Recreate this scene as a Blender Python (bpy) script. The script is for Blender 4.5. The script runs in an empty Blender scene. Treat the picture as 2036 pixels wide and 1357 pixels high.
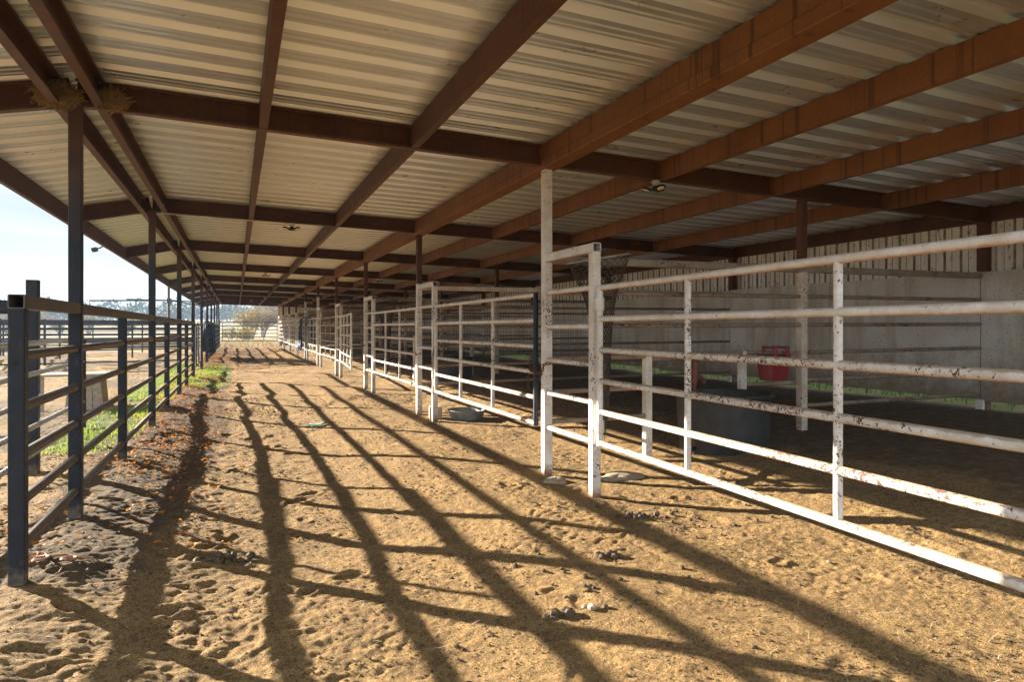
import bpy, math, random
import numpy as np
from mathutils import Vector, Matrix
R = math.radians
random.seed(7); rng = np.random.default_rng(7)
SC = bpy.context.scene
COL = SC.collection

# ------------------------------------------------------------------ noise
_perm = np.random.default_rng(3).permutation(512).astype(np.int64)
_ang = np.random.default_rng(4).uniform(0, 2*math.pi, 512)
_gx, _gy = np.cos(_ang), np.sin(_ang)
def perlin(x, y):
    xi = np.floor(x).astype(np.int64); yi = np.floor(y).astype(np.int64)
    xf = x-xi; yf = y-yi
    u = xf*xf*xf*(xf*(xf*6-15)+10); v = yf*yf*yf*(yf*(yf*6-15)+10)
    def g(ix, iy, dx, dy):
        h = _perm[(_perm[ix & 511]+iy) & 511]
        return _gx[h]*dx+_gy[h]*dy
    a = g(xi, yi, xf, yf); b = g(xi+1, yi, xf-1, yf)
    c = g(xi, yi+1, xf, yf-1); d = g(xi+1, yi+1, xf-1, yf-1)
    return (a+(b-a)*u)+((c+(d-c)*u)-(a+(b-a)*u))*v
def fbm(x, y, s, o=4, g=.5):
    r = 0; a = 1
    for i in range(o):
        r = r+a*perlin(x/s+17.3*i, y/s-9.1*i); s = s*.5; a *= g
    return r
def sst(x, a, b):
    t = np.clip((x-a)/(b-a), 0, 1); return t*t*(3-2*t)

# ------------------------------------------------------------------ materials
class NT:
    def __init__(s, name, rough=.7, metal=0., spec=.5):
        s.m = bpy.data.materials.new(name); s.m.use_nodes = True
        s.t = s.m.node_tree; s.n = s.t.nodes; s.b = s.n['Principled BSDF']
        s.b.inputs['Roughness'].default_value = rough; s.b.inputs['Metallic'].default_value = metal
        s.b.inputs['Specular IOR Level'].default_value = spec
        s.geo = s.n.new('ShaderNodeNewGeometry')
    def link(s, a, b): s.t.links.new(a, b)
    def pos(s, sc=(1, 1, 1)):
        m = s.n.new('ShaderNodeMapping'); m.inputs['Scale'].default_value = sc
        s.link(s.geo.outputs['Position'], m.inputs['Vector']); return m.outputs[0]
    def noise(s, scale, detail=4, rough=.55, sc=(1, 1, 1), dist=0):
        t = s.n.new('ShaderNodeTexNoise'); t.inputs['Scale'].default_value = scale
        t.inputs['Detail'].default_value = detail; t.inputs['Roughness'].default_value = rough
        t.inputs['Distortion'].default_value = dist
        s.link(s.pos(sc), t.inputs['Vector']); return t.outputs['Fac']
    def ramp(s, f, stops):
        r = s.n.new('ShaderNodeValToRGB'); e = r.color_ramp.elements
        while len(e) < len(stops): e.new(.5)
        for q, (p, c) in zip(e, stops):
            q.position = p; q.color = (c, c, c, 1) if not isinstance(c, tuple) else (*c, 1)
        s.link(f, r.inputs[0]); return r.outputs[0]
    def mix(s, f, a, b, mode='MIX'):
        m = s.n.new('ShaderNodeMix'); m.data_type = 'RGBA'; m.blend_type = mode
        for k, v in ((0, f), (6, a), (7, b)):
            if isinstance(v, (int, float)): m.inputs[k].default_value = v
            elif isinstance(v, tuple): m.inputs[k].default_value = (*v, 1)
            else: s.link(v, m.inputs[k])
        return m.outputs[2]
    def math(s, op, a, b=0):
        m = s.n.new('ShaderNodeMath'); m.operation = op
        for k, v in ((0, a), (1, b)):
            if isinstance(v, (int, float)): m.inputs[k].default_value = v
            else: s.link(v, m.inputs[k])
        return m.outputs[0]
    def z(s):
        x = s.n.new('ShaderNodeSeparateXYZ'); s.link(s.geo.outputs['Position'], x.inputs[0]); return x.outputs
    def attr(s, name):
        a = s.n.new('ShaderNodeAttribute'); a.attribute_name = name; return a
    def bump(s, h, strength=.3, dist=.01):
        b = s.n.new('ShaderNodeBump'); b.inputs['Strength'].default_value = strength
        b.inputs['Distance'].default_value = dist; s.link(h, b.inputs['Height'])
        s.link(b.outputs[0], s.b.inputs['Normal'])
    def col(s, c):
        if isinstance(c, tuple): s.b.inputs['Base Color'].default_value = (*c, 1)
        else: s.link(c, s.b.inputs['Base Color'])
    def rough(s, r): s.link(r, s.b.inputs['Roughness'])
M = {}
def simple(name, c, rough=.6, metal=0., var=.35, scale=9):
    t = NT(name, rough, metal)
    t.col(t.mix(t.ramp(t.noise(scale), [(.3, 0.), (.7, 1.)]), tuple(v*(1-var) for v in c), tuple(min(1, v*(1+var*.6)) for v in c)))
    M[name] = t.m; return t

def paint(name, base, dirt, chip, lo, hi, zrust=None, topdirt=.0):
    """old white paint: dirt film, scattered chips down to brown primer"""
    t = NT(name, .45, 0, .4)
    d = t.ramp(t.noise(5, 5, .6), [(.35, 0.), (.75, 1.)])
    c = t.mix(d, base, dirt)
    grime_shade = t.ramp(t.noise(45, 3, .6), [(.45, 0.), (.7, .45)])
    c = t.mix(grime_shade, c, dirt)
    sep = t.n.new('ShaderNodeSeparateXYZ'); t.link(t.geo.outputs['Normal'], sep.inputs[0])
    und = t.ramp(t.math('ADD', sep.outputs[2], t.math('MULTIPLY', t.math('SUBTRACT', t.noise(20, 4, .65), .5), 1.1)), [(0., 0.), (.45, 0.), (.75, topdirt)])
    c = t.mix(und, c, (.30, .215, .14))
    bot = t.ramp(t.math('ADD', t.math('MULTIPLY', sep.outputs[2], -1.), t.math('MULTIPLY', t.math('SUBTRACT', t.noise(17, 4, .65), .5), 1.3)), [(.55, 0.), (.95, .75)])
    c = t.mix(bot, c, (.36, .17, .07))
    big = t.noise(1.7, 3, .6)
    fine = t.noise(42, 4, .62, (1, 1, 1.0), 1.1)
    s = t.math('MULTIPLY', t.math('ADD', fine, t.math('MULTIPLY', big, .6)), .6)
    ch = t.ramp(s, [(lo, 0.), (hi, 1.)])
    if zrust:
        z = t.z()[2]
        zz = t.math('ADD', z, t.math('MULTIPLY', t.noise(14, 3), .22))
        rz = t.ramp(zz, [(zrust*.5, 1.), (zrust, 0.)])
        c = t.mix(rz, c, (.20, .10, .055))
    c = t.mix(ch, c, chip)
    t.col(c)
    t.rough(t.ramp(ch, [(0, .42), (1, .85)]))
    t.bump(t.math('MULTIPLY', ch, -1.), .5, .002)
    M[name] = t.m
paint('white_paint', (.66, .65, .63), (.46, .40, .32), (.085, .045, .03), 0.588, 0.598, None, .45)
paint('white_paint_chipped', (.62, .61, .59), (.42, .36, .28), (.085, .045, .03), 0.545, 0.555, None, .85)
paint('white_paint_rusty', (.60, .59, .57), (.42, .36, .28), (.095, .048, .03), 0.515, 0.525, None, .9)
paint('cream_paint', (.62, .57, .49), (.38, .30, .21), (.10, .052, .03), 0.56, 0.57, .16, .3)
paint('post_paint', (.70, .68, .64), (.45, .38, .30), (.09, .048, .03), 0.566, 0.576, .22, .3)
paint('grimy_paint', (.30, .25, .19), (.15, .11, .075), (.07, .035, .02), 0.54, 0.55, .3, .3)

def steel_dark():
    t = NT('dark_steel', .5, 0., .22)
    n = t.ramp(t.noise(16, 5, .6), [(.4, 0.), (.75, 1.)])
    c = t.mix(n, (.012, .016, .024), (.026, .029, .036))
    z = t.z()[2]
    zz = t.math('ADD', z, t.math('MULTIPLY', t.noise(5, 3), .8))
    c = t.mix(t.ramp(t.math('MULTIPLY', zz, .2), [(.0, (.0)), (.5, 0.), (.62, 1.)]), c, (.085, .045, .028))
    scr = t.ramp(t.noise(60, 2, .5, (1, 1, .15)), [(.68, 0.), (.74, .5)])
    c = t.mix(scr, c, (.075, .08, .09))
    low = t.ramp(t.math('ADD', z, t.math('MULTIPLY', t.noise(22, 3), .25)), [(.1, .75), (.24, 0.)])
    c = t.mix(low, c, (.20, .155, .11))
    t.col(c); t.rough(t.ramp(n, [(0, .42), (1, .65)])); M['dark_steel'] = t.m
steel_dark()
def rail_dust():
    t = NT('dusty_rail', .5, 0., .5)
    sep = t.n.new('ShaderNodeSeparateXYZ'); t.link(t.geo.outputs['Normal'], sep.inputs[0])
    n = t.ramp(t.noise(12, 5, .65), [(.3, 0.), (.75, 1.)])
    c = t.mix(n, (.055, .048, .042), (.12, .09, .065))
    st = t.ramp(t.noise(18, 3, .5, (1, 1, .1)), [(.6, 0.), (.72, .6)])
    c = t.mix(st, c, (.20, .135, .08))
    t.col(c); M['dusty_rail'] = t.m
rail_dust()
def rust():
    t = NT('red_oxide', .62, 0., .35)
    n = t.ramp(t.noise(2.2, 5, .65), [(.3, 0.), (.75, 1.)])
    c = t.mix(n, (.050, .017, .0075), (.115, .042, .016))
    c = t.mix(t.ramp(t.noise(26, 4, .6), [(.5, 0.), (.75, .6)]), c, (.15, .058, .02))
    st = t.ramp(t.noise(13, 3, .7, (1, 1, .01)), [(.60, 0.), (.64, .5)])
    c = t.mix(st, c, (.045, .018, .009))
    t.col(c); t.bump(t.noise(70, 3), .15, .003); M['red_oxide'] = t.m
    t = NT('red_oxide_streaked', .62, 0., .3)
    n = t.ramp(t.noise(1.6, 4, .6), [(.3, 0.), (.75, 1.)])
    c = t.mix(n, (.13, .048, .012), (.21, .088, .024))
    c = t.mix(t.ramp(t.noise(40, 3, .6), [(.5, 0.), (.75, .45)]), c, (.27, .135, .05))
    st = t.ramp(t.noise(13, 3, .7, (1, 1, .006)), [(.575, 0.), (.605, .75)])
    c = t.mix(st, c, (.06, .024, .009))
    t.col(c); M['red_oxide_streaked'] = t.m
rust()
def galv():
    t = NT('galvalume_sheen', .34, .6, .5)  # paler copy for rib strips: their reflected light is put into the colour
    t.col(t.mix(t.ramp(t.noise(3, 4, .6, (.2, 1, 1)), [(.3, 0.), (.75, 1.)]), (.72, .76, .82), (.82, .86, .92))); M['galvalume_sheen'] = t.m
    t = NT('galvalume', .34, .6, .5)
    n = t.ramp(t.noise(1.3, 4, .6, (.25, 1, 1)), [(.3, 0.), (.75, 1.)])
    c = t.mix(n, (.49, .525, .57), (.59, .63, .68))
    st = t.ramp(t.noise(2.5, 4, .65), [(.5, 0.), (.75, .4)])
    c = t.mix(st, c, (.36, .35, .33))
    t.col(c); t.rough(t.ramp(t.noise(4), [(.3, .26), (.7, .42)])); M['galvalume'] = t.m
    t = NT('galvanised_pipe', .4, .8); t.col(t.mix(t.ramp(t.noise(30), [(.35, 0.), (.7, 1.)]), (.24, .24, .24), (.40, .40, .40))); M['galvanised_pipe'] = t.m
galv()
def concrete():
    t = NT('concrete', .85, 0, .3)
    n = t.ramp(t.noise(2.2, 6, .65), [(.3, 0.), (.7, 1.)])
    c = t.mix(n, (.58, .565, .53), (.78, .77, .73))
    st = t.ramp(t.noise(3.2, 6, .65, (1, 1, .16)), [(.47, 0.), (.64, .8)])
    c = t.mix(st, c, (.42, .35, .26))
    c = t.mix(t.ramp(t.noise(1.1, 5, .6), [(.42, 0.), (.66, .8)]), c, (.46, .405, .32))
    z = t.z()[2]
    lo = t.ramp(t.math('ADD', t.math('MULTIPLY', z, .4), t.math('MULTIPLY', t.noise(5, 6, .7), .45)), [(.42, .9), (.66, 0.)])
    c = t.mix(lo, c, (.25, .185, .125))
    fl = t.ramp(t.noise(48, 2, .5), [(.655, 0.), (.685, .8)])
    c = t.mix(fl, c, (.06, .045, .035))
    t.col(c); t.bump(t.noise(60, 4), .2, .004); M['concrete'] = t.m
    t = NT('stained_cladding', .5, 0, .4)
    n = t.ramp(t.noise(2.5, 4, .6, (1, 1, .2)), [(.35, 0.), (.75, 1.)])
    c = t.mix(n, (.86, .84, .78), (.60, .54, .44))
    fl = t.ramp(t.noise(21, 4, .65, (1, 1, .45)), [(.60, 0.), (.66, .9)])
    c = t.mix(fl, c, (.10, .07, .048))
    t.col(c); M['stained_cladding'] = t.m
    t = NT('shaded_dirty_rib', .7, 0, .3)  # relief shade of the rib slopes painted in, mixed with dirt tones
    t.col(t.mix(t.ramp(t.noise(12, 4, .65, (1, 1, .3)), [(.4, 0.), (.62, 1.)]), (.34, .30, .235), (.11, .08, .055))); M['shaded_dirty_rib'] = t.m
concrete()
simple('black_rubber', (.027, .027, .025), .55, 0, .5, 8)
simple('galv_zinc', (.33, .33, .32), .5, .4)
simple('hydrant_red', (.115, .035, .02), .6, 0, .5, 25)
simple('red_plastic', (.22, .012, .018), .38, 0, .25, 14)
simple('rust_chain', (.13, .05, .022), .75, .2, .5, 60)
simple('net_cord', (.055, .045, .032), .8)
simple('hay_straw', (.30, .19, .075), .85, 0, .5, 30)
simple('straw_pale', (.42, .33, .19), .85, 0, .4, 30)
simple('navy_cloth', (.012, .016, .035), .85, 0, .4, 12)
simple('blue_cloth', (.025, .13, .38), .8, 0, .4, 12)
simple('blue_trim', (.006, .07, .26), .8, 0, .3, 12)
simple('black_cloth', (.014, .012, .013), .9, 0, .4, 12)
simple('weathered_wood', (.34, .27, .19), .85, 0, .4, 18)
simple('black_pipe', (.016, .019, .026), .6, 0, .5, 10)
simple('manure', (.085, .055, .028), .95, 0, .5, 45)
simple('stone', (.27, .21, .14), .9, 0, .3, 25)
simple('socket_white', (.55, .52, .45), .5)
simple('lamp_dark', (.022, .024, .024), .4, .3)
simple('lamp_lens', (.75, .62, .36), .25)
simple('rope_pink', (.34, .19, .12), .9, 0, .4, 40)
simple('teal_cloth', (.08, .30, .30), .9)
simple('cable_white', (.62, .58, .52), .5)
simple('bare_bark', (.17, .14, .115), .9, 0, .3, 6)
simple('twig_tan', (.25, .195, .14), .9, 0, .3, 3)
simple('dark_hole', (.006, .006, .006), .9)

def leafmat(name, stops, rough=.8, trans=.25):
    t = NT(name, rough, 0, .2)
    c = t.ramp(t.noise({'wood_mass': .09, 'leaf_litter': 45}.get(name, 3.1), 4, .7), stops); t.col(c)
    if trans:
        tl = t.n.new('ShaderNodeBsdfTranslucent'); t.link(c, tl.inputs[0]); mx = t.n.new('ShaderNodeMixShader'); mx.inputs[0].default_value = trans
        out = t.n['Material Output']; t.link(t.b.outputs[0], mx.inputs[1]); t.link(tl.outputs[0], mx.inputs[2]); t.link(mx.outputs[0], out.inputs[0])
    M[name] = t.m
leafmat('leaf_litter', [(.36, (.09, .04, .016)), (.44, (.26, .10, .024)), (.52, (.56, .21, .035)), (.61, (.78, .38, .06)), (.72, (.42, .26, .12))], .7, .35)
leafmat('grass_green', [(.3, (.12, .17, .02)), (.55, (.26, .34, .035)), (.75, (.42, .38, .10))], .8, .4)
leafmat('grass_dark', [(.3, (.03, .08, .025)), (.55, (.06, .13, .04)), (.75, (.16, .15, .09))])
leafmat('grass_dry', [(.3, (.22, .16, .08)), (.55, (.33, .25, .135)), (.75, (.28, .235, .10))], .8, .12)
leafmat('foliage_yellow', [(.3, (.22, .16, .03)), (.6, (.36, .27, .05)), (.8, (.20, .20, .05))])
leafmat('foliage_brown', [(.3, (.14, .10, .06)), (.55, (.25, .18, .10)), (.75, (.30, .20, .08))])
leafmat('foliage_olive', [(.3, (.08, .09, .03)), (.6, (.16, .15, .05)), (.8, (.22, .17, .07))])
leafmat('wood_mass', [(.35, (.032, .045, .028)), (.5, (.05, .06, .036)), (.62, (.11, .09, .06)), (.75, (.045, .06, .03))], .8, 0)

def groundmat():
    t = NT('dirt', .95, 0, .15)
    big = t.ramp(t.noise(.55, 5, .6), [(.3, 0.), (.72, 1.)])
    c = t.mix(big, (.345, .208, .082), (.47, .292, .118))
    mid = t.ramp(t.noise(4.2, 7, .72), [(.45, 0.), (.62, 1.)])
    c = t.mix(t.math('MULTIPLY', mid, .8), c, (.175, .100, .042))
    fine = t.ramp(t.noise(70, 5, .75), [(.44, 0.), (.60, 1.)])
    cl = t.ramp(t.noise(21, 6, .75), [(.47, 0.), (.58, .8)])
    c = t.mix(cl, c, (.155, .092, .04))
    c = t.mix(t.math('MULTIPLY', fine, .55), c, (.57, .385, .17))
    spk = t.ramp(t.noise(120, 4, .75), [(.55, 0.), (.61, .8)])  # specks, with the light grains above, paint the grains' micro-shadow contrast
    c = t.mix(spk, c, (.075, .045, .022))
    z = t.attr('zone')
    sep = t.n.new('ShaderNodeSeparateColor'); t.link(z.outputs['Color'], sep.inputs[0])
    nz = t.math('MULTIPLY', t.math('SUBTRACT', t.noise(6, 5, .7), .5), .9)
    def msk(o): return t.ramp(t.math('ADD', o, nz), [(.34, 0.), (.52, 1.)])
    litter = t.ramp(t.noise(34, 4, .7), [(.35, (.075, .046, .024)), (.52, (.14, .085, .042)), (.64, (.23, .125, .045)), (.76, (.32, .16, .05))])
    lm = t.math('MULTIPLY', msk(sep.outputs[0]), .85); c = t.mix(lm, c, litter)
    bed = t.ramp(t.noise(9, 6, .7), [(.3, (.105, .07, .038)), (.55, (.19, .13, .07)), (.75, (.32, .225, .125))])
    c = t.mix(msk(z.outputs['Alpha']), c, bed)
    dry = t.ramp(t.noise(.5, 6, .7), [(.3, (.21, .155, .08)), (.55, (.30, .235, .135)), (.72, (.22, .185, .09))])
    c = t.mix(msk(sep.outputs[2]), c, dry)
    grn = t.ramp(t.noise(4, 6, .7), [(.35, (.07, .10, .018)), (.55, (.15, .20, .03)), (.7, (.24, .20, .07))])
    c = t.mix(msk(sep.outputs[1]), c, grn)
    t.col(c)
    h = t.math('ADD', t.noise(55, 5, .7), t.math('MULTIPLY', t.noise(160, 3, .7), .5))
    t.bump(t.math('ADD', h, t.math('MULTIPLY', t.noise(24, 5, .7), 1.2)), 1., .055); M['dirt'] = t.m
groundmat()

# ------------------------------------------------------------------ mesh builder
class MB:
    def __init__(s): s.v = []; s.f = []
    def add(s, vs, fs):
        o = len(s.v); s.v += [tuple(p) for p in vs]; s.f += [tuple(i+o for i in f) for f in fs]
    def box(s, x0, x1, y0, y1, z0, z1):
        s.add([(x0,y0,z0),(x1,y0,z0),(x1,y1,z0),(x0,y1,z0),(x0,y0,z1),(x1,y0,z1),(x1,y1,z1),(x0,y1,z1)],
              [(3,2,1,0),(4,5,6,7),(0,1,5,4),(1,2,6,5),(2,3,7,6),(3,0,4,7)])
    def frame(s, p0, p1, up=None):
        d = (Vector(p1)-Vector(p0)).normalized()
        up = Vector(up) if up else (Vector((0,0,1)) if abs(d.z) < .9 else Vector((0,1,0)))
        a = d.cross(up).normalized(); b = a.cross(d).normalized(); return d, a, b
    def bar(s, p0, p1, w, h, ch=.006, up=None, open0=False, open1=False):
        """chamfered rectangular tube; open ends are really hollow"""
        p0, p1 = Vector(p0), Vector(p1); d, a, b = s.frame(p0, p1, up)
        w2, h2 = w/2, h/2
        ring = [(-w2+ch,-h2),(w2-ch,-h2),(w2,-h2+ch),(w2,h2-ch),(w2-ch,h2),(-w2+ch,h2),(-w2,h2-ch),(-w2,-h2+ch)]
        def pts(p, q=1., e=0): return [p+a*x*q+b*y*q+d*e for x, y in ring]
        vs = pts(p0)+pts(p1); fs = [(i, (i+1) % 8, 8+(i+1) % 8, 8+i) for i in range(8)]
        for op, base, sg in ((open0, 0, 1), (open1, 8, -1)):
            if not op:
                fs.append(tuple(range(7, -1, -1)) if base == 0 else tuple(range(8, 16)))
            else:
                k = len(vs); p = p0 if base == 0 else p1; q = (w-.012)/w
                vs += pts(p, q)+pts(p, q, sg*.35)
                for i in range(8):
                    j = (i+1) % 8
                    fs += [(base+i, base+j, k+j, k+i), (k+i, k+j, k+8+j, k+8+i)]
                fs.append(tuple(range(k+8, k+16)))
        s.add(vs, fs)
    def tube(s, pts, r, n=10, cap=True):
        P = [Vector(p) for p in pts]; rs = r if isinstance(r, (list, tuple)) else [r]*len(P)
        vs = []; fs = []; prev = None
        for i, p in enumerate(P):
            d = (P[min(i+1, len(P)-1)]-P[max(i-1, 0)])
            d = d.normalized() if d.length > 1e-9 else Vector((0,0,1))
            if prev is None:
                up = Vector((0,0,1)) if abs(d.z) < .9 else Vector((0,1,0)); a = d.cross(up).normalized()
            else:
                a = (prev-d*prev.dot(d)); a = a.normalized() if a.length > 1e-6 else d.orthogonal().normalized()
            prev = a; b = d.cross(a)
            for k in range(n):
                t = 2*math.pi*k/n; vs.append(p+(a*math.cos(t)+b*math.sin(t))*rs[i])
        for i in range(len(P)-1):
            for k in range(n):
                j = (k+1) % n; fs.append((i*n+k, i*n+j, (i+1)*n+j, (i+1)*n+k))
        if cap:
            fs.append(tuple(range(n-1, -1, -1))); fs.append(tuple((len(P)-1)*n+k for k in range(n)))
        s.add(vs, fs)
    def lathe(s, prof, c=(0,0,0), n=32, sx=1, sy=1):
        vs = []; fs = []
        for r, z in prof:
            for k in range(n):
                t = 2*math.pi*k/n; vs.append((c[0]+r*sx*math.cos(t), c[1]+r*sy*math.sin(t), c[2]+z))
        for i in range(len(prof)-1):
            for k in range(n):
                j = (k+1) % n; fs.append((i*n+k, i*n+j, (i+1)*n+j, (i+1)*n+k))
        s.add(vs, fs)
    def csec(s, p0, p1, depth, fl, side, t=.006, up=(0,0,1)):
        """C channel: p0-p1 is the bottom of the web's back; flanges point to side*a"""
        p0, p1 = Vector(p0), Vector(p1); d, a, b = s.frame(p0, p1, up); a = a*side
        lip = .022
        prof = [(0,0),(fl,0),(fl,lip),(fl-t,lip),(fl-t,t),(t,t),(t,depth-t),(fl-t,depth-t),(fl-t,depth-lip),(fl,depth-lip),(fl,depth),(0,depth)]
        n = len(prof); vs = [p0+a*x+b*y for x, y in prof]+[p1+a*x+b*y for x, y in prof]
        fs = [(i, (i+1) % n, n+(i+1) % n, n+i) for i in range(n)]
        caps = [(0,1,4,5),(1,2,3,4),(0,5,6,11),(6,7,10,11),(7,8,9,10)]
        fs += caps+[tuple(n+i for i in reversed(c)) for c in caps]
        s.add(vs, fs)
    def build(s, name, mat, parent=None, off=(0,0,0), smooth=False):
        me = bpy.data.meshes.new(name)
        if any(off): s.v = [(p[0]-off[0], p[1]-off[1], p[2]-off[2]) for p in s.v]
        me.from_pydata(s.v, [], s.f); me.validate()
        me.materials.append(M[mat] if isinstance(mat, str) else mat)
        if smooth:
            me.polygons.foreach_set('use_smooth', [True]*len(me.polygons))
            try: me.set_sharp_from_angle(angle=R(40))
            except Exception: pass
        o = bpy.data.objects.new(name, me); COL.objects.link(o)
        if parent: o.parent = parent
        return o
def ortho(o):
    import bmesh
    bm = bmesh.new(); bm.from_mesh(o.data); bmesh.ops.recalc_face_normals(bm, faces=bm.faces); bm.to_mesh(o.data); bm.free(); return o
def tag(o, label=None, cat=None, group=None, kind=None):
    for k, v in (('label', label), ('category', cat), ('group', group), ('kind', kind)):
        if v: o[k] = v
    return o
def thing(name, loc, label, cat, group=None, rz=0):
    o = bpy.data.objects.new(name, None); o.empty_display_size = .2; COL.objects.link(o)
    o.location = loc; o.rotation_euler = (0, 0, rz); return tag(o, label, cat, group)
def copy_part(o, dloc, parent=None):
    c = o.copy(); COL.objects.link(c); c.location = Vector(o.location)+Vector(dloc)
    if parent: c.parent = parent
    return c
def copy_tree(o, parent=None):
    c = o.copy(); COL.objects.link(c)
    if parent: c.parent = parent
    for ch in list(o.children): copy_tree(ch, c)
    return c
ORD = ['nearest', 'second', 'third', 'fourth', 'fifth', 'sixth', 'seventh', 'eighth', 'ninth', 'tenth']

# ------------------------------------------------------------------ layout
CAMH = 1.4; YAW = 22.4; Y0 = 5.82; BAY = 4.86; NB = 10
XL, XR, XM, XB = -1.1, 2.76, 6.0, 9.15
YC = [Y0+BAY*k for k in range(NB)]
YEND = YC[-1]+.12; YS = .72
def zb(x): return 3.05-.024*(x+1.1) if x >= -1.1 else 3.05+.22*(x+1.1)     # rafter undersides

def base_z(x, y):
    x = np.asarray(x, float); y = np.asarray(y, float)
    tr = sst(x, -1.2, .1)*(1-sst(x, .7, 2.1))*(.085*(1-sst(y, 8, 16))+.035)
    st = (sst(x, 3.3, 6.0)*.25+sst(x, 6, 9.1)*.09)*(1-sst(x, 9.6, 14)*.6)
    far = sst(y, 12, 55)*.14
    hill = sst(y, 150, 420)*6+sst(np.abs(x), 120, 500)*2*sst(y, 60, 300)
    return -tr+st+far+hill

# ------------------------------------------------------------------ ground
def axis(lo, hi, inner, step, grow=1.12):
    a = list(np.arange(inner[0], inner[1]+1e-6, step)); s = step; l = [a[0]]; r = [a[-1]]
    while l[-1] > lo: s *= grow; l.append(l[-1]-s)
    s = step
    while r[-1] < hi: s *= grow; r.append(r[-1]+s)
    return np.array(l[1:][::-1]+a+r[1:])
def make_ground():
    xs = axis(-700, 700, (-2.2, 5.3), .0125, 1.05)
    ys = [1.2]
    while ys[-1] < 1100:
        y = ys[-1]; ys.append(y+min(.0075+.00036*y*y, .03+.0045*y))
    back = [1.2]; s = .03
    while back[-1] > -60: s *= 1.25; back.append(back[-1]-s)
    ys = np.array(back[1:][::-1]+ys)
    nx, ny = len(xs), len(ys)
    X, Y = np.meshgrid(xs, ys); dx = np.gradient(xs)[None, :]+0*X; dy = np.gradient(ys)[:, None]+0*X
    sp = np.maximum(dx, dy)
    Z = base_z(X, Y)
    Xf, Yf = X.ravel(), Y.ravel(); spf = sp.ravel()
    add = np.zeros_like(Xf)
    for i, (s, a) in enumerate(((2.6, .030), (1.1, .018), (.42, .0105), (.19, .0068), (.095, .0050), (.05, .0062), (.028, .0040))):
        k = spf < s*.7
        add[k] += a*perlin(Xf[k]/s+11.7*i, Yf[k]/s+5.1*i)*(1-sst(spf[k], s*.35, s*.7))
    # crusted ridges
    k = spf < .08
    rid = np.abs(perlin(Xf[k]/.16+3, Yf[k]/.11+8)); add[k] += -.007*(1-sst(rid, 0, .22))*sst(perlin(Xf[k]/.9, Yf[k]/.9+4), -.1, .35)
    amp = np.ones_like(Xf)
    add = add.reshape(X.shape)
    calm = .6+.6*sst(fbm(X, Y, 3.0, 2), -.25, .35)+.5*(1-sst(X, -.4, 1.3))+.4*sst(Y, 5, 9)+1.1*sst(Y, 8, 17)
    add *= calm
    # hoof prints: pits with a raised rim
    r2 = np.random.default_rng(11)
    for q in range(560):
        if q < 240: cx, cy = r2.uniform(-1.0, 4.6), 1.5+9.5*r2.random()**1.3
        else: cx, cy = r2.uniform(-6, -1.3), r2.uniform(4, 22)
        rx = r2.uniform(.045, .085); dep = r2.uniform(.004, .015)*(1.2 if cx < .8 else .6)
        i0, i1 = np.searchsorted(xs, (cx-.2, cx+.2)); j0, j1 = np.searchsorted(ys, (cy-.2, cy+.2))
        if i1-i0 < 3 or j1-j0 < 3: continue
        an = r2.uniform(0, 3.14); U = X[j0:j1, i0:i1]-cx; V = Y[j0:j1, i0:i1]-cy
        a = (U*math.cos(an)+V*math.sin(an))/rx; b = (-U*math.sin(an)+V*math.cos(an))/(rx*1.7)
        d = np.sqrt(a*a+b*b)
        add[j0:j1, i0:i1] += -dep*(1-sst(d, .55, 1.05))+dep*.55*np.exp(-((d-1.25)/.25)**2)*(1+.6*np.sin(3*np.arctan2(b, a)+q))
    Z = Z+add
    Z += .025*np.exp(-(((X+1.0)/.16)**2))*(Y > 3)*(fbm(X, Y, .8, 2)*.5+.5)      # soil heaped along the left fence line
    me = bpy.data.meshes.new('ground')
    co = np.stack([X, Y, Z], -1).reshape(-1, 3).astype(np.float32)
    idx = np.arange(nx*ny).reshape(ny, nx)
    q = np.stack([idx[:-1, :-1], idx[:-1, 1:], idx[1:, 1:], idx[1:, :-1]], -1).reshape(-1, 4).astype(np.int32)
    me.vertices.add(len(co)); me.vertices.foreach_set('co', co.ravel())
    me.loops.add(q.size); me.loops.foreach_set('vertex_index', q.ravel())
    me.polygons.add(len(q)); me.polygons.foreach_set('loop_start', np.arange(0, q.size, 4, dtype=np.int32))
    me.polygons.foreach_set('use_smooth', np.ones(len(q), bool))
    me.update(calc_edges=True)
    n1 = fbm(X, Y, 1.6, 3)
    lit = sst(X, -1.7, -1.25)*(1-sst(X+.25*n1, -.55, .15))*sst(Y, 4.6, 6.5)*(.55+.45*sst(Y, 6, 10))
    lit = np.maximum(lit, .75*(1-sst(np.abs(X-.2), .8, 1.9))*sst(Y, 26, 32)*(1-sst(Y, 44, 50)))
    grn = sst(X, -2.25, -1.9)*(1-sst(X+.3*n1, -1.5, -1.1))*sst(Y, 8.2, 9.6)*(1-sst(Y, 26, 32))*np.clip(.7+1.2*fbm(X, Y, 2.5, 2), 0, 1)
    grn = np.maximum(grn, (1-sst(np.abs(X+.75), .35, .8))*sst(Y, 17, 19)*(1-sst(Y, 25, 28)))
    grn = np.maximum(grn, .52*sst(X, 9.15, 9.5)*(1-sst(X, 30, 60))*(1-sst(Y, 44, 50)))
    dry = sst(Y+1.2*n1, 48.5, 52)*1.
    dry = np.maximum(dry, .55*(1-sst(X, -26, -10))*sst(Y, 20, 35))
    bed = sst(X+.5*n1, 4.4, 6.2)*(1-sst(X, 9.2, 9.4))*(Y < 50)
    bed = np.maximum(bed, .62*(1-sst(X+.4*n1, -.7, -.05))*sst(X, -1.6, -1.2)*sst(Y, 3.6, 4.8)*(1-sst(Y, 7.5, 10)))
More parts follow.
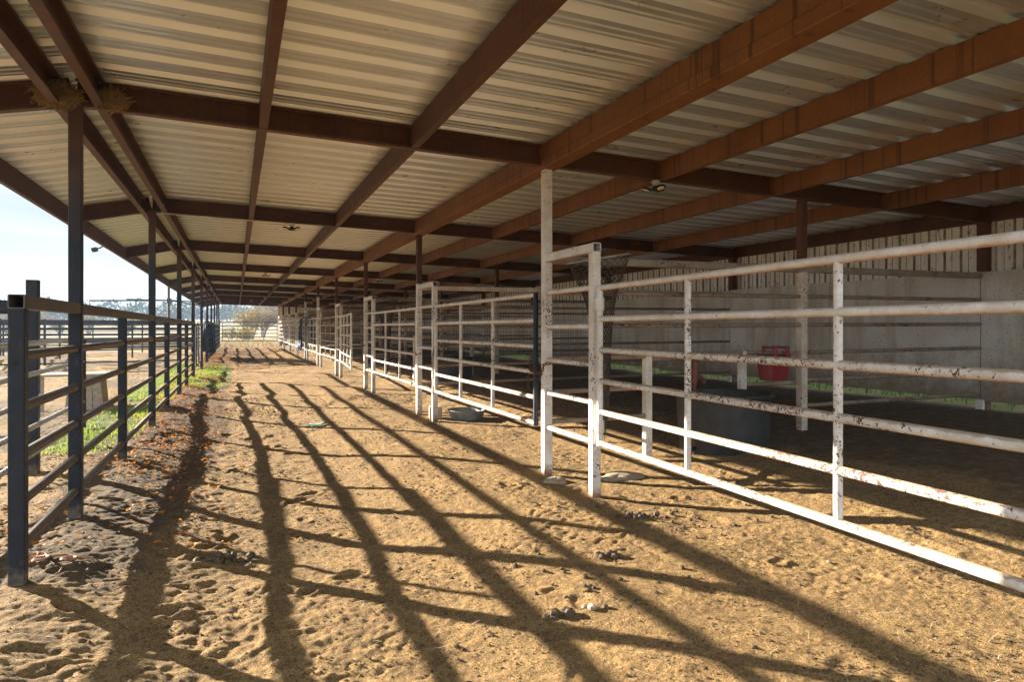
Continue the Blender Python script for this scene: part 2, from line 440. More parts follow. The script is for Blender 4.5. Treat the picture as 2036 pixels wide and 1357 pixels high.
    bed = np.maximum(bed, (.28+.5*sst(fbm(X, Y, 3, 4), -.2, .3))*(1-sst(X, -2.6, -1.8))*(1-sst(Y, 40, 52)))
    ca = me.color_attributes.new('zone', 'FLOAT_COLOR', 'POINT')
    ca.data.foreach_set('color', np.stack([lit, grn, dry, bed], -1).astype(np.float32).ravel())
    me.materials.append(M['dirt'])
    o = bpy.data.objects.new('ground', me); COL.objects.link(o); tag(o, 'trampled tan dirt floor and earth around the barn', 'ground', kind='structure')
    return xs, ys, Z
GX, GY, GZ = make_ground()
def gz(x, y):
    x = np.asarray(x, float); y = np.asarray(y, float)
    i = np.clip(np.searchsorted(GX, x)-1, 0, len(GX)-2); j = np.clip(np.searchsorted(GY, y)-1, 0, len(GY)-2)
    u = (x-GX[i])/(GX[i+1]-GX[i]); v = (y-GY[j])/(GY[j+1]-GY[j])
    return (GZ[j, i]*(1-u)+GZ[j, i+1]*u)*(1-v)+(GZ[j+1, i]*(1-u)+GZ[j+1, i+1]*u)*v
def g1(x, y): return float(gz(x, y))

# ------------------------------------------------------------------ barn
barn = thing('livestock_barn', (XL, Y0, 0), 'long open-sided barn with rusty brown steel frame and ribbed metal roof', 'barn')
BO = (XL, Y0, 0)
def roof(name, x0, x1, zf, y0, y1):
    mb = MB(); per = .305
    prof = [(0, 0), (.05, 0), (.06, .008), (.072, .008), (.082, 0), (.125, 0), (.135, .008), (.147, .008), (.157, 0), (.180, 0), (.212, .040), (.282, .040)]
    ys = []; n = int((y1-y0)/per)
    for k in range(n+1):
        ys += [(y0+k*per+a, b) for a, b in prof]
    ys.append((y0+(n+1)*per, 0))
    nxs = 2; X = [x0, x1]
    vs = []; fs = []
    for (y, dz) in ys:
        for x in X: vs.append((x, y, zf(x)+dz+.004))
    nn = len(ys)
    for i in range(nn-1): fs.append((2*i, 2*i+2, 2*i+3, 2*i+1))
    vs += [(p[0], p[1], p[2]+.003) for p in vs]
    o = 2*nn
    for i in range(nn-1): fs.append((o+2*i+1, o+2*i+3, o+2*i+2, o+2*i))
    for i in range(nn-1): fs += [(2*i, o+2*i, o+2*i+2, 2*i+2), (2*i+1, 2*i+3, o+2*i+3, o+2*i+1)]
    mb.add(vs, fs); o_ = mb.build(name, 'galvalume', barn, BO); o_.data.materials.append(M['galvalume_sheen'])
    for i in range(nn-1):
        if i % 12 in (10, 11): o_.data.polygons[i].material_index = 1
    return o_
DEP = .205
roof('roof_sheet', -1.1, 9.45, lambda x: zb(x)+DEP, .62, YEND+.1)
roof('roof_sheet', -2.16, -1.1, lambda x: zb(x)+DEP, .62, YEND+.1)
mb = MB(); mb.bar((-1.1, .62, zb(-1.1)+DEP+.055), (-1.1, YEND+.2, zb(-1.1)+DEP+.055), .34, .012); mb.build('ridge_cap', 'galvalume', barn, BO)
# rafters
mb = MB(); mb.csec((-1.1, Y0+.03, zb(-1.1)), (9.28, Y0+.03, zb(9.28)), DEP-.004, .07, 1); raf = ortho(mb.build('rafter', 'red_oxide', barn, BO))
mb = MB(); mb.csec((-2.06, Y0+.027, zb(-2.06)), (-1.1, Y0+.027, zb(-1.1)), DEP-.006, .07, 1); rafl = ortho(mb.build('rafter', 'red_oxide', barn, BO))
for k in list(range(1, NB))+[-1]:
    copy_part(raf, (0, BAY*k, 0)); copy_part(rafl, (0, BAY*k, 0))
# purlins
def purlin(x, side, fl=.065, mat='red_oxide', name='purlin'):
    mb = MB(); z = zb(x)+.005
    mb.csec((x, YS, z), (x, YEND, z), DEP-.010, fl, side); return ortho(mb.build(name, mat, barn, BO))
purlin(-1.24, 1); purlin(-.97, 1)
purlin(.17, 1); purlin(1.42, 1)
for x in (4.03, 5.55, 7.3): purlin(x, 1, .065, 'red_oxide_streaked')
# the girder over the stall fronts: two channels over a flat box
mb = MB()
mb.bar((2.74, YS, zb(2.74)+DEP*.62), (2.74, YEND+.02, zb(2.74)+DEP*.62), .10, DEP*.70, .004)
mb.bar((2.765, YS, zb(2.74)+.012), (2.765, YEND+.02, zb(2.74)+.012), .17, .085, .006)
mb.build('girder', 'red_oxide_streaked', barn, BO)
mb = MB(); mb.csec((-2.065, YS, zb(-2.06)-.03), (-2.065, YEND, zb(-2.06)-.03), DEP+.012, .05, -1); ortho(mb.build('eave_beam', 'red_oxide', barn, BO))
mb = MB(); mb.bar((9.215, YS, zb(9.2)+.115), (9.215, YEND, zb(9.2)+.115), .06, .21); mb.bar((9.33, YS, zb(9.3)+.19), (9.33, YEND, zb(9.3)+.19), .2, .10); mb.build('eave_beam', 'red_oxide', barn, BO)
# columns
def column(x, y, zt, w, mat, zsplit=None, mat2=None):
    b = g1(x, y)-.15
    mb = MB()
    mb.bar((x, y, b), (x, y, zsplit or zt), w, w, .006, (0, 1, 0)); o = mb.build('column', mat, barn, BO)
    if zsplit:
        mb = MB(); mb.bar((x, y, zsplit), (x, y, zt), w-.001, w-.001, .006, (0, 1, 0)); mb.build('column_head', mat2, o, BO)
    return o
for k in range(-1, 0):
    column(XL, Y0-BAY, zb(XL)-.001, .085, 'dark_steel'); column(XR, Y0-BAY, zb(XR)-.032, .085, 'post_paint'); column(XM, Y0-BAY+.01, zb(XM)-.001, .09, 'cream_paint', 2.12, 'red_oxide'); column(9.17, Y0-BAY, zb(XB)-.002, .12, 'red_oxide')
for k in range(NB):
    column(XL, YC[k], zb(XL)-.001, .085, 'dark_steel')
    if k == 0: column(XR, YC[k], zb(XR)-.032, .085, 'post_paint')
    else: column(XR, YC[k], zb(XR)-.032, .085, 'post_paint', 2.13 if k not in (4, 5) else 2.55, 'red_oxide')
    if k < NB-1: column(XM, YC[k]+.01, zb(XM)-.001, .09, 'cream_paint', 2.12, 'red_oxide')
    column(9.17, YC[k], zb(XB)-.002, .12, 'red_oxide')
# back wall: ribbed cladding with precast slabs in front of its lower part
def ribbed(mb, p0, p1, z0, z1, nrm, per=.23):
    p0, p1 = Vector((*p0, 0)), Vector((*p1, 0)); L = (p1-p0).length; d = (p1-p0)/L; n = Vector((*nrm, 0))
    prof = [(0, 0), (.07, 0), (.078, .006), (.09, .006), (.098, 0), (.16, 0), (.178, .03), (.212, .03)]
    row = []
    k = 0
    while k*per < L:
        for a, h in prof:
            if k*per+a <= L: row.append((k*per+a, h))
        k += 1
    row.append((L, 0))
    vs = []; fs = []
    for a, h in row:
        q = p0+d*a+n*h
        vs += [(q.x, q.y, z0), (q.x, q.y, z1(q.x, q.y) if callable(z1) else z1)]
    for i in range(len(row)-1): fs.append((2*i, 2*i+2, 2*i+3, 2*i+1))
    o = len(vs); vs += [(v[0]-n.x*.004, v[1]-n.y*.004, v[2]) for v in vs]
    fs += [tuple(o+i for i in reversed(f)) for f in list(fs)]
    mb.add(vs, fs)
def grime_shade(o):  # darkens the rib slopes by colour so their relief reads
    o.data.materials.append(M['shaded_dirty_rib'])
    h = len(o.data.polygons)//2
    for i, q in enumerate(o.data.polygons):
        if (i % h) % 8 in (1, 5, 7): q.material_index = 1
mb = MB(); ribbed(mb, (9.27, YS), (9.27, YEND+.05), 2.10, zb(9.27)+.2, (-1, 0)); wall = mb.build('back_wall', 'stained_cladding', barn, BO); grime_shade(wall)
for k in range(-2, 2*(NB-1)):
    y0 = Y0+BAY/2*k+.006; y1 = Y0+BAY/2*(k+1)-.006; dz = .02*math.sin(k*2.3)+.08*max(0, min(1, (y0-10)/40))
    mb = MB(); mb.box(9.10, 9.23, y0, y1, .46+dz, 2.16+.01*math.sin(k*1.7)); mb.build('concrete_slab', 'concrete', wall, BO)
for k in range(NB):
    mb = MB(); mb.bar((9.12, YC[k], g1(9.12, YC[k])-.1), (9.12, YC[k], .459+.08*max(0, min(1, (YC[k]-10)/40))), .10, .10, .005, (0, 1, 0)); mb.build('slab_footing', 'post_paint', wall, BO)
mb = MB(); ribbed(mb, (9.2, YEND), (2.84, YEND), 1.12, lambda x, y: zb(x)+.19, (0, -1)); ew = mb.build('end_wall', 'stained_cladding', barn, BO); grime_shade(ew)
mb = MB(); mb.box(2.84, 9.2, YEND-.05, YEND-.035, .2, 1.55); mb.build('kick_board', 'weathered_wood', ew, BO)

# ------------------------------------------------------------------ stall fronts, gates, partitions
RZ = [1.745, 1.42, 1.10, .785, .455]
def bolt_ring(mb, p, r): mb.tube([p-Vector((0,0,.02)), p+Vector((0,0,.02))], r, 12)
def stall_front(k):
    y = YC[k]; ps = y-.93; zg = g1(XR, ps); dz = base_z(XR, y)-0.0
    dz = float(dz)
    t = thing('tube_panel', (XR, ps, zg), f'narrow white tube panel with crosspiece beside {("the nearest full white column","the second white column","the third column","the fourth column back","the fifth column back","the sixth column back, by the navy blanket","the seventh column back","the eighth column back","the ninth column back","the last column at the end wall")[k]}',
              'stall panel', 'fixed panels beside the stall columns')
    off = (XR, ps, zg)
    mb = MB(); mb.bar((XR, ps, zg-.15), (XR, ps, 2.035+dz), .078, .078, .006, (0,1,0)); mb.build('post', 'post_paint', t, off)
    mb = MB(); mb.bar((XR, ps-.041, 2.075+dz), (XR, y-.043, 2.075+dz), .078, .078, .006, None, True); mb.build('crosspiece', 'white_paint', t, off)
    for i, z in enumerate(RZ):
        mb = MB(); mb.tube([(XR, ps+.036, z+dz), (XR, y-.040, z+dz)], .0245, 14); mb.build('rail', 'white_paint_chipped' if i in (2, 3, 4) else 'white_paint', t, off, True)
    return t
for k in range(NB): stall_front(k)

GZS = [1.735, 1.48, 1.226, .972, .72, .465]
def make_gate(L):
    """local: hinge at origin, gate runs to -Y"""
    t = thing('stall_gate', (0, 0, 0), 'x', 'gate', 'pipe gates of the horse stalls')
    for i, z in enumerate(GZS):
        mb = MB(); mb.tube([(0, -.0, z), (0, -L, z)], .0238, 16); mb.build('rail', ('white_paint', 'white_paint', 'white_paint_chipped', 'white_paint_chipped', 'white_paint_rusty', 'white_paint_rusty')[i], t, smooth=True)
    for j, f in enumerate((0, .333, .667, 1.)):
        mb = MB(); r = .0215 if 0 < j < 3 else .0255
        mb.tube([(0, -L*f, .44 if j in (0, 3) else .467), (0, -L*f, 1.76 if j in (0, 3) else 1.735)], r, 16); mb.build('upright', 'white_paint_chipped' if 0 < j < 3 else 'white_paint', t, smooth=True)
    for z in (.60, 1.60):
        mb = MB(); mb.tube([(0, .0, z-.05), (0, 0, z+.05)], .036, 16); mb.box(-.02, .02, .02, .085, z-.045, z+.045); mb.build('hinge', 'white_paint', t)
    return t
gate0 = make_gate(3.62)
GL = ['large white pipe gate nearest the camera, paint chipped brown on the middle rails',
      'second stall gate from the camera, chained shut to the nearest full white column',
      'third stall gate from the camera, just left of the second white column',
      'fourth stall gate from the camera, swung slightly out into the aisle',
      'fifth stall gate from the camera, grimy brown pipe gate', 'sixth stall gate from the camera, far along the right side',
      'seventh stall gate, behind the hanging navy blanket', 'eighth stall gate, small in the distance', 'ninth stall gate, next to last on the right',
      'farthest stall gate, beside the end wall']
for k in range(NB):
    t = gate0 if k == 0 else copy_tree(gate0)
    rz = [R(-1.9), R(-.2), R(.3), R(-4.5), R(.5), R(-.3), R(.4), R(0), R(-.5), R(.2)][k]
    ps = YC[k]-.93
    t.location = (XR-.01, ps-.105, float(base_z(XR, ps))); t.rotation_euler = (0, 0, rz); t['label'] = GL[k]
    if k == 4:
        for c in t.children:
            if c.type == 'MESH': c.data = c.data.copy(); c.data.materials[0] = M['grimy_paint']
    if k == 1:
        for c in t.children:
            if c.name.startswith('upright') and abs(sum(v.co.y for v in c.data.vertices)/len(c.data.vertices)+3.62) < .05:
                c.data = c.data.copy(); c.data.materials[0] = M['dark_steel']; c['label'] = 'dark steel latch end of the gate'

def partition(k):
    y = YC[k]; x0 = XR+.045; dz = .14*max(0, min(1, (y-12)/43)); tank = k in (0, 2, 4)
    t = thing('stall_partition', (x0, y, 0), f'grimy pipe partition running back to the concrete wall, {ORD[k]} from the camera', 'partition', 'pipe partitions between the stalls')
    off = (x0, y, 0)
    mb = MB(); mb.bar((x0, y, 2.065+dz), (9.08, y, 2.10+dz), .075, .075, .005, None); mb.build('top_beam', 'cream_paint' if k == 1 else 'grimy_paint', t, off)
    for i, z in enumerate([1.75, 1.425, 1.11, .79, .50]):
        for a, b in ((x0, XM-.045), (XM+.045, 9.09)):
            if tank and a == x0 and i in (2, 3, 4): b = 3.87
            za = z+.035*(a-x0)/6.3+dz; zb_ = z+.035*(b-x0)/6.3+dz
            mb = MB(); mb.tube([(a, y, za), (b, y, zb_)], .0235, 12); mb.build('rail', 'grimy_paint', t, off, True)
    if k in (1, 2):
        mb = MB()
        nx = int((XM-.1-x0)/.05)
        for q in range(nx):
            x = x0+.05+q*.05; mb.tube([(x, y+.03, .82), (x, y+.03, 1.76)], .0022, 4, False)
        for q in range(10): mb.tube([(x0+.05, y+.033, .82+q*.104), (XM-.06, y+.033, .82+q*.104)], .0022, 4, False)
        mb.build('wire_mesh', 'lamp_dark', t, off)
    return t
for k in range(NB-1): partition(k)

# ------------------------------------------------------------------ tanks with their guard frames, hydrants
def make_tank():
    t = thing('stock_tank', (0,0,0), 'x', 'water tank', 'round stock tanks under the partitions')
    mb = MB()
    prof = [(.0, .0), (.44, .0), (.455, .02), (.475, .3), (.488, .60), (.515, .615), (.522, .635), (.512, .652), (.49, .648), (.472, .62), (.455, .3), (.435, .06), (0, .055)]
    mb.lathe(prof, n=48); mb.build('shell', 'black_rubber', t, smooth=True)
    mb = MB(); mb.tube([(-.455, -.1, .09), (-.49, -.107, .09)], .03, 14); mb.tube([(-.487, -.107, .09), (-.51, -.11, .09)], .02, 10); mb.build('drain_plug', 'lamp_dark', t)
    mb = MB(); mb.lathe([(0, .46), (.455, .46)], n=48); mb.build('water', 'dark_water', t)
    return t
tm = NT('dark_water', .05, 0, .5); tm.col((.012, .014, .013)); M['dark_water'] = tm.m
tank0 = make_tank()
for n_, (k, lab) in enumerate(((0, 'big black round stock tank under the nearest partition'), (2, 'black round stock tank seen through the second stall gate'), (4, 'farthest black stock tank, beneath the fifth partition'))):
    t = tank0 if n_ == 0 else copy_tree(tank0)
    x, y = 4.84, YC[k]-.03; t.location = (x, y, g1(x, y)-.085); t['label'] = lab; t.rotation_euler = (0, 0, n_*1.1)
    f = thing('tank_guard', (x, y, 0), ['white chipped tube frame standing over the nearest black tank', 'tube frame over the second black tank', 'tube frame over the farthest black tank'][n_], 'guard frame', 'tube frames over the stock tanks')
    off = (x, y, 0); zt = 1.14+.1*(k > 0); yb = YC[k]+.06
    for xx, yy in ((3.92, YC[k]+.03), (5.48, YC[k]+.40)):
        mb = MB(); mb.bar((xx, yy, g1(xx, yy)-.1), (xx, yy, zt), .078, .078, .006, (0,1,0)); mb.build('post', 'post_paint', f, off)
    mb = MB(); mb.bar((3.96, YC[k]+.04, zt-.037), (5.445, YC[k]+.39, zt-.034), .07, .074, .005); mb.build('crossbar', 'cream_paint' if k else 'grimy_paint', f, off)
    mb = MB(); mb.tube([(5.52, YC[k]+.40, zt-.02), (XM-.05, YC[k]+.05, zt-.02)], .0235, 12); mb.build('stay_rail', 'grimy_paint', f, off, True)
    mb = MB(); mb.tube([(5.52, YC[k]+.40, .74), (XM-.05, YC[k]+.05, .78)], .0235, 12); mb.build('stay_rail', 'grimy_paint', f, off, True)
def make_hydrant(x, y, lab):
    b = g1(x, y); off = (x, y, b); t = thing('yard_hydrant', off, lab, 'hydrant', 'rusty water hydrants beside the tanks')
    mb = MB(); mb.tube([(x, y, b-.1), (x, y, b+.78)], .022, 12); mb.build('standpipe', 'rust_chain', t, off, True)
    mb = MB(); mb.tube([(x, y, b+.74), (x, y, b+.80), (x, y, b+.94), (x+.004, y, b+1.02)], [.034, .042, .040, .026], 14)
    mb.tube([(x+.02, y, b+.80), (x+.075, y, b+.805), (x+.115, y, b+.78), (x+.12, y, b+.735)], [.022, .021, .02, .018], 10); mb.build('head', 'hydrant_red', t, off, True)
    mb = MB(); mb.tube([(x-.01, y-.005, b+1.0), (x-.06, y-.01, b+1.01), (x-.088, y-.01, b+.96), (x-.092, y-.01, b+.76)], [.016, .016, .015, .012], 10); mb.build('pump_handle', 'hydrant_red', t, off, True)
make_hydrant(4.40, YC[0]-.12, 'rusty red yard hydrant rising beside the nearest black tank')
make_hydrant(4.36, YC[2]-.2, 'rusty yard hydrant beside the second black tank')
# red feeder hooked over the stay rail
x, y = 5.76, 6.02; off = (x, y, .8)
t = thing('hook_feeder', off, 'bright red plastic feeder bucket hooked over a rail by the brown-topped column', 'feed bucket')
mb = MB()
vs = []
for z, w, d in ((.80, .105, .09), (.82, .115, .10), (1.09, .132, .13), (1.10, .138, .136)):
    vs += [(x-w, y-d, z), (x+w, y-d, z), (x+w, y+d, z), (x-w, y+d, z)]
for z, w, d in ((1.10, .124, .12), (.84, .104, .088)):
    vs += [(x-w, y-d, z), (x+w, y-d, z), (x+w, y+d, z), (x-w, y+d, z)]
fs = [(3,2,1,0)]+[(4*i+j, 4*i+(j+1) % 4, 4*i+4+(j+1) % 4, 4*i+4+j) for i in range(5) for j in range(4)]+[(20,21,22,23)]
mb.add(vs, fs); mb.build('tub', 'red_plastic', t, off)
for sx in (-.088, .088):
    mb = MB(); mb.bar((x+sx, y-.13, 1.09), (x+sx, y-.13, 1.19), .05, .03, .008, (0,1,0)); mb.bar((x+sx, y-.14, 1.185), (x+sx, y+.07, 1.185), .05, .03, .008)
    mb.bar((x+sx, y+.06, 1.19), (x+sx, y+.06, 1.12), .05, .03, .008, (0,1,0)); mb.build('hook', 'red_plastic', t, off)

# ------------------------------------------------------------------ hay nets
def hay_net(x, y, lab):
    off = (x, y, 0); t = thing('hay_net', off, lab, 'hay net', 'black hay nets hung inside the stall posts')
    prof = [(2.04, .285, 0, 0), (1.97, .255, 0, 0), (1.86, .21, .0, 0), (1.74, .165, .01, 0), (1.6, .125, .02, 0), (1.42, .10, .03, 0), (1.15, .085, .03, 0), (.85, .075, .03, 0), (.6, .06, .03, 0), (.42, .03, .03, 0)]
    zs = np.array([p[0] for p in prof])[::-1]; rs = np.array([p[1] for p in prof])[::-1]; xo = np.array([p[2] for p in prof])[::-1]
    n = 22; mb = MB(); hs = np.linspace(2.04, .42, 34)
    for k in range(n):
        for s in (1, -1):
            pts = []
            for i, z in enumerate(hs):
                a = 2*math.pi*k/n+s*i*.26; r = float(np.interp(z, zs, rs)); o = float(np.interp(z, zs, xo))
                tilt = .05*math.cos(a) if z > 1.9 else 0
                pts.append((x+o+r*math.cos(a), y+r*math.sin(a), z+tilt*(z-1.9)/.14))
            mb.tube(pts, .0038, 4, False)
    mb.build('netting', 'net_cord', t, off)
    mb = MB(); mb.tube([(x+.287*math.cos(a), y+.287*math.sin(a), 2.045+.05*math.cos(a)) for a in np.linspace(0, 2*math.pi, 33)], .008, 8); mb.build('rim_hoop', 'galv_zinc', t, off, True)
    mb = MB()
    for q in range(90):
        z = random.uniform(.45, 1.0); r = float(np.interp(z, zs, rs))*.8; a = random.uniform(0, 6.28); p = Vector((x+.03+r*math.cos(a)*random.random(), y+r*math.sin(a)*random.random(), z))
        d = Vector((random.uniform(-.05, .05), random.uniform(-.05, .05), random.uniform(-.12, .12))); mb.tube([p-d, p, p+d], .003, 3, False)
    mb.build('hay_wisp', 'hay_straw', t, off)
hay_net(XR+.33, YC[0]-.42, 'black hay net hanging from the nearest crosspiece inside the stall')
hay_net(XR+.36, YC[2]-.45, 'black hay net hung behind the third stall post, beyond the second gate')

# ------------------------------------------------------------------ chains
def chain(pts, lab, mat='rust_chain', L=.042):
    P = [Vector(p) for p in pts]; seg = []
    for a, b in zip(P[:-1], P[1:]):
        n = max(1, int((b-a).length/(L*.72)))
        seg += [(a+(b-a)*i/n, (b-a).normalized()) for i in range(n)]
    mb = MB()
    for i, (p, d) in enumerate(seg):
        u = d.orthogonal().normalized(); v = d.cross(u)
        w = u if i % 2 else v; w = (w+v*.3).normalized()
        mb.tube([p+d*(L*.5*math.cos(a))+w*(L*.30*math.sin(a)) for a in np.linspace(0, 2*math.pi, 11)], .0048, 5, False)
    o = mb.build('latch_chain', mat); tag(o, lab, 'chain', 'chains on the stall gates'); return o
ge = YC[0]+.31
chain([(XR-.03, ge, 1.10), (XR-.055, ge-.04, .985), (XR-.058, YC[0]+.02, .96), (XR-.055, YC[0]-.06, 1.06), (XR+.06, YC[0]-.06, 1.08), (XR+.06, YC[0]+.1, .99), (XR+.045, ge+.03, .97), (XR-.035, ge+.04, .96), (XR-.04, ge+.05, .78)], 'rusty latch chain wrapped round the nearest full white column')
p2 = YC[1]-.93
chain([(XR-.02, p2-.06, 1.12), (XR-.055, p2-.05, .95), (XR-.05, p2-.07, .72), (XR-.052, p2-.06, .60), (XR-.05, p2-.08, .40)], 'orange rusty chain dangling down the second stall post')
ge = YC[2]-.93-.105-3.6
chain([(XR-.03, YC[1]+.1, 1.0), (XR-.055, YC[1]-.03, .98), (XR+.03, YC[1]-.06, 1.0)], 'short chain round the second white column')
chain([(XR-.04, YC[2]-.06, 1.02), (XR-.10, YC[2]+.2, .98), (XR-.02, YC[2]+.3, .97)], 'slack chain by the third column, holding the fourth gate')

# ------------------------------------------------------------------ left pipe fence
def left_fence(y0, y1, posts, lab, rails_z, gate=None, open0=False):
    off = (XL, y0, 0); t = thing('pipe_fence', off, lab, 'fence', 'dark pipe fences along the open left side')
    mids = posts
    dz = lambda y: float(sst(np.array(y), 12, 55))*.14
    cuts = sorted([y0]+[y for y in YC if y0 < y < y1]+[y1])
    for a, b in zip(cuts[:-1], cuts[1:]):
        a2 = a+(.0425 if a in YC else -.038*(a == y0)); b2 = b-(.0425 if b in YC else -.038)
        mb = MB(); mb.bar((XL, a2, 1.548+dz(a)), (XL, b2, 1.548+dz(b)), .078, .078, .006, None, open0 and a == y0); mb.build('top_rail', 'dusty_rail', t, off)
        for z in rails_z:
            stops = [a]+[m for m in mids if a < m < b]+[b]
            for c, d in zip(stops[:-1], stops[1:]):
                mb = MB(); mb.tube([(XL, c+.036, z+dz(c)), (XL, d-.036, z+dz(d))], .0285, 14); mb.build('rail', 'dusty_rail', t, off, True)
    for m in mids:
        mb = MB(); mb.bar((XL, m, g1(XL, m)-.15), (XL, m, 1.508+dz(m)), .078, .078, .006, (0,1,0)); mb.build('post', 'dark_steel', t, off)
    return t
LZ = [1.25, .965, .70, .445, .20]
f1 = left_fence(4.40, YC[3], [4.40, 8.02]+[YC[k]+BAY*.45 for k in (1, 2)], 'long dark steel pipe fence in the left foreground, flat rail on top', LZ, None, True)
mb = MB(); mb.tube([(XL-.004, 4.36, 1.215), (XL-.004, 4.3585, 1.215)], .013, 16); mb.build('bolt_hole', 'dark_hole', f1, (XL, 4.40, 0))
left_fence(YC[5]-.8, YC[9], [YC[5]-.8]+[YC[k]+BAY*.48 for k in (5, 6, 7, 8)], 'distant dark pipe fence with blankets draped over it', LZ)
# slim walk-through gate between
t = thing('walk_gate', (XL, YC[3]+.1, 0), 'slim dark gate with vertical bars at the end of the long left fence', 'gate')
mb = MB(); off = (XL, YC[3]+.1, 0)
mb.bar((XL, YC[3]+.05, 1.50), (XL, YC[4]-.05, 1.55), .05, .05); mb.build('rail', 'dusty_rail', t, off)
mb = MB(); mb.tube([(XL, YC[3]+.05, .3), (XL, YC[4]-.05, .33)], .022, 10); mb.build('rail', 'dusty_rail', t, off)
for f in (.3, .62, .97):
    mb = MB(); yy = YC[3]+BAY*f*.95+.1; mb.tube([(XL, yy, .3), (XL, yy, 1.5)], .022, 10); mb.build('upright', 'dark_steel', t, off)
# rail that runs off to the left from the end post
o = MB(); o.bar((XL-.04, 4.44, 1.518), (XL-3.2, 5.1, 1.53), .05, .075, .012); tag(o.build('hitching_rail', 'dark_steel'), 'single dark rail running out left from the near end post', 'rail')

# galvanised gate and tall posts outside
t = thing('pipe_gate', (-1.75, 4.2, 0), 'shiny bare galvanised pipe gate standing outside behind the left fence', 'gate', None)
off = (-1.75, 4.2, 0); A = Vector((-1.75, 4.2, 0)); B = Vector((-1.75, 9.66, 0))
for z in (1.25, .965, .715, .47, .22):
    mb = MB(); mb.tube([A+Vector((0,0,z-.01)), B+Vector((0,0,z+.03))], .024, 12); mb.build('rail', 'galvanised_pipe', t, off, True)
for f in (.0, .5, 1.):
    mb = MB(); p = A+(B-A)*f; mb.tube([p+Vector((0,0,.18)), p+Vector((0,0,1.27))], .024 if f < 1 else .032, 10); mb.build('upright', 'galvanised_pipe' if f < 1 else 'black_pipe', t, off, True)
def tallpost(x, y, h, lab, w=.10):
    mb = MB(); b = g1(x, y); mb.bar((x, y, b-.15), (x, y, b+h), w, w, .006, (0,1,0), False, True); o = mb.build('steel_post', 'dark_steel', None, (x, y, b)); o.location = (x, y, b)
    tag(o, lab, 'post', 'square steel posts outside the left fence')
tallpost(-1.83, 7.8, 1.88, 'tall dark square steel post standing behind the nearest fence posts')

# wooden box
x, y = -2.5, 14.2; b = g1(x, y); off = (x, y, b)
t = thing('wooden_step', off, 'weathered wooden box with slanted board sides and an overhanging plank top', 'mounting block')
for sx in (-1, 1):
    mb = MB()
    for q in range(4):
        y0_ = -.30+q*.15; mb.add([(x+sx*.30, y+y0_, b-.03), (x+sx*.30, y+y0_+.142, b-.03), (x+sx*.24, y+y0_+.142, b+.60), (x+sx*.24, y+y0_, b+.60),
            (x+sx*.275, y+y0_, b-.03), (x+sx*.275, y+y0_+.142, b-.03), (x+sx*.215, y+y0_+.142, b+.60), (x+sx*.215, y+y0_, b+.60)],
            [(0,1,2,3),(7,6,5,4),(0,3,7,4),(1,5,6,2),(3,2,6,7),(0,4,5,1)])
    mb.build('side_board', 'weathered_wood', t, off)
for sy in (-1, 1):
    mb = MB()
    for q in range(4):
        xa, xb = -.27+q*.136, -.27+q*.136+.128
        mb.add([(x+xa, y+sy*.31, b-.03), (x+xb, y+sy*.31, b-.03), (x+xb*.85, y+sy*.30, b+.60), (x+xa*.85, y+sy*.30, b+.60),
                (x+xa, y+sy*.285, b-.03), (x+xb, y+sy*.285, b-.03), (x+xb*.85, y+sy*.275, b+.60), (x+xa*.85, y+sy*.275, b+.60)],
               [(0,1,2,3),(7,6,5,4),(0,3,7,4),(1,5,6,2),(3,2,6,7),(0,4,5,1)])
    mb.build('end_board', 'weathered_wood', t, off)
mb = MB()
for q in range(3): mb.box(x-.75, x+.34, y-.33+q*.225, y-.33+q*.225+.215, b+.603, b+.645)
mb.build('plank_top', 'weathered_wood', t, off)
mb = MB(); mb.box(x-.68, x-.62, y-.26, y-.2, b-.03, b+.60); mb.build('leg', 'weathered_wood', t, off)

# ------------------------------------------------------------------ corral beyond
def corral(p0, p1, n, zs, lab, r=.028, posth=1.75, topbar=True):
    p0, p1 = Vector((*p0, 0)), Vector((*p1, 0)); off = p0
    t = thing('corral_fence', p0, lab, 'fence', 'black pipe corral fences outside')
    for i, z in enumerate(zs):
        mb = MB()
        if i == 0 and topbar: mb.bar(p0+Vector((0,0,z)), p1+Vector((0,0,z)), .06, .13)
        else: mb.tube([p0+Vector((0,0,z)), p1+Vector((0,0,z))], r, 8)
        mb.build('rail', 'black_pipe', t, off)
    for i in range(n+1):
        p = p0+(p1-p0)*i/n; b = g1(p.x, p.y)
        mb = MB(); mb.bar((p.x, p.y, b-.1), (p.x, p.y, posth), .07, .07, .006, (0,1,0)); mb.build('post', 'black_pipe', t, off)
ZS = [1.62, 1.36, 1.12, .9, .68, .45]
corral((-1.6, 30.5), (-21, 24.5), 8, [1.66, 1.40, 1.16, .92, .66, .12], 'near black corral fence with a thick flat top rail')
corral((-1.7, 41), (-34, 36), 11, ZS, 'middle black corral fence of round pipe', .034, 1.62, False)
corral((-1.7, 35.5), (-26, 30.5), 9, ZS, 'second black corral fence, right behind the near one', .032, 1.68, False)
corral((-8.5, 27.5), (-13.5, 56), 7, ZS, 'black cross fence between the two long corral fences', .03, 1.9, False)
corral((-15, 26.5), (-23, 56), 7, ZS, 'outer black cross fence, farther left in the corral', .03, 2.2, False)
corral((-2.0, 55), (-42, 52), 11, [1.7, 1.45, 1.2, .95, .7, .45], 'rear black corral fence in front of the field', .036, 1.8, True)
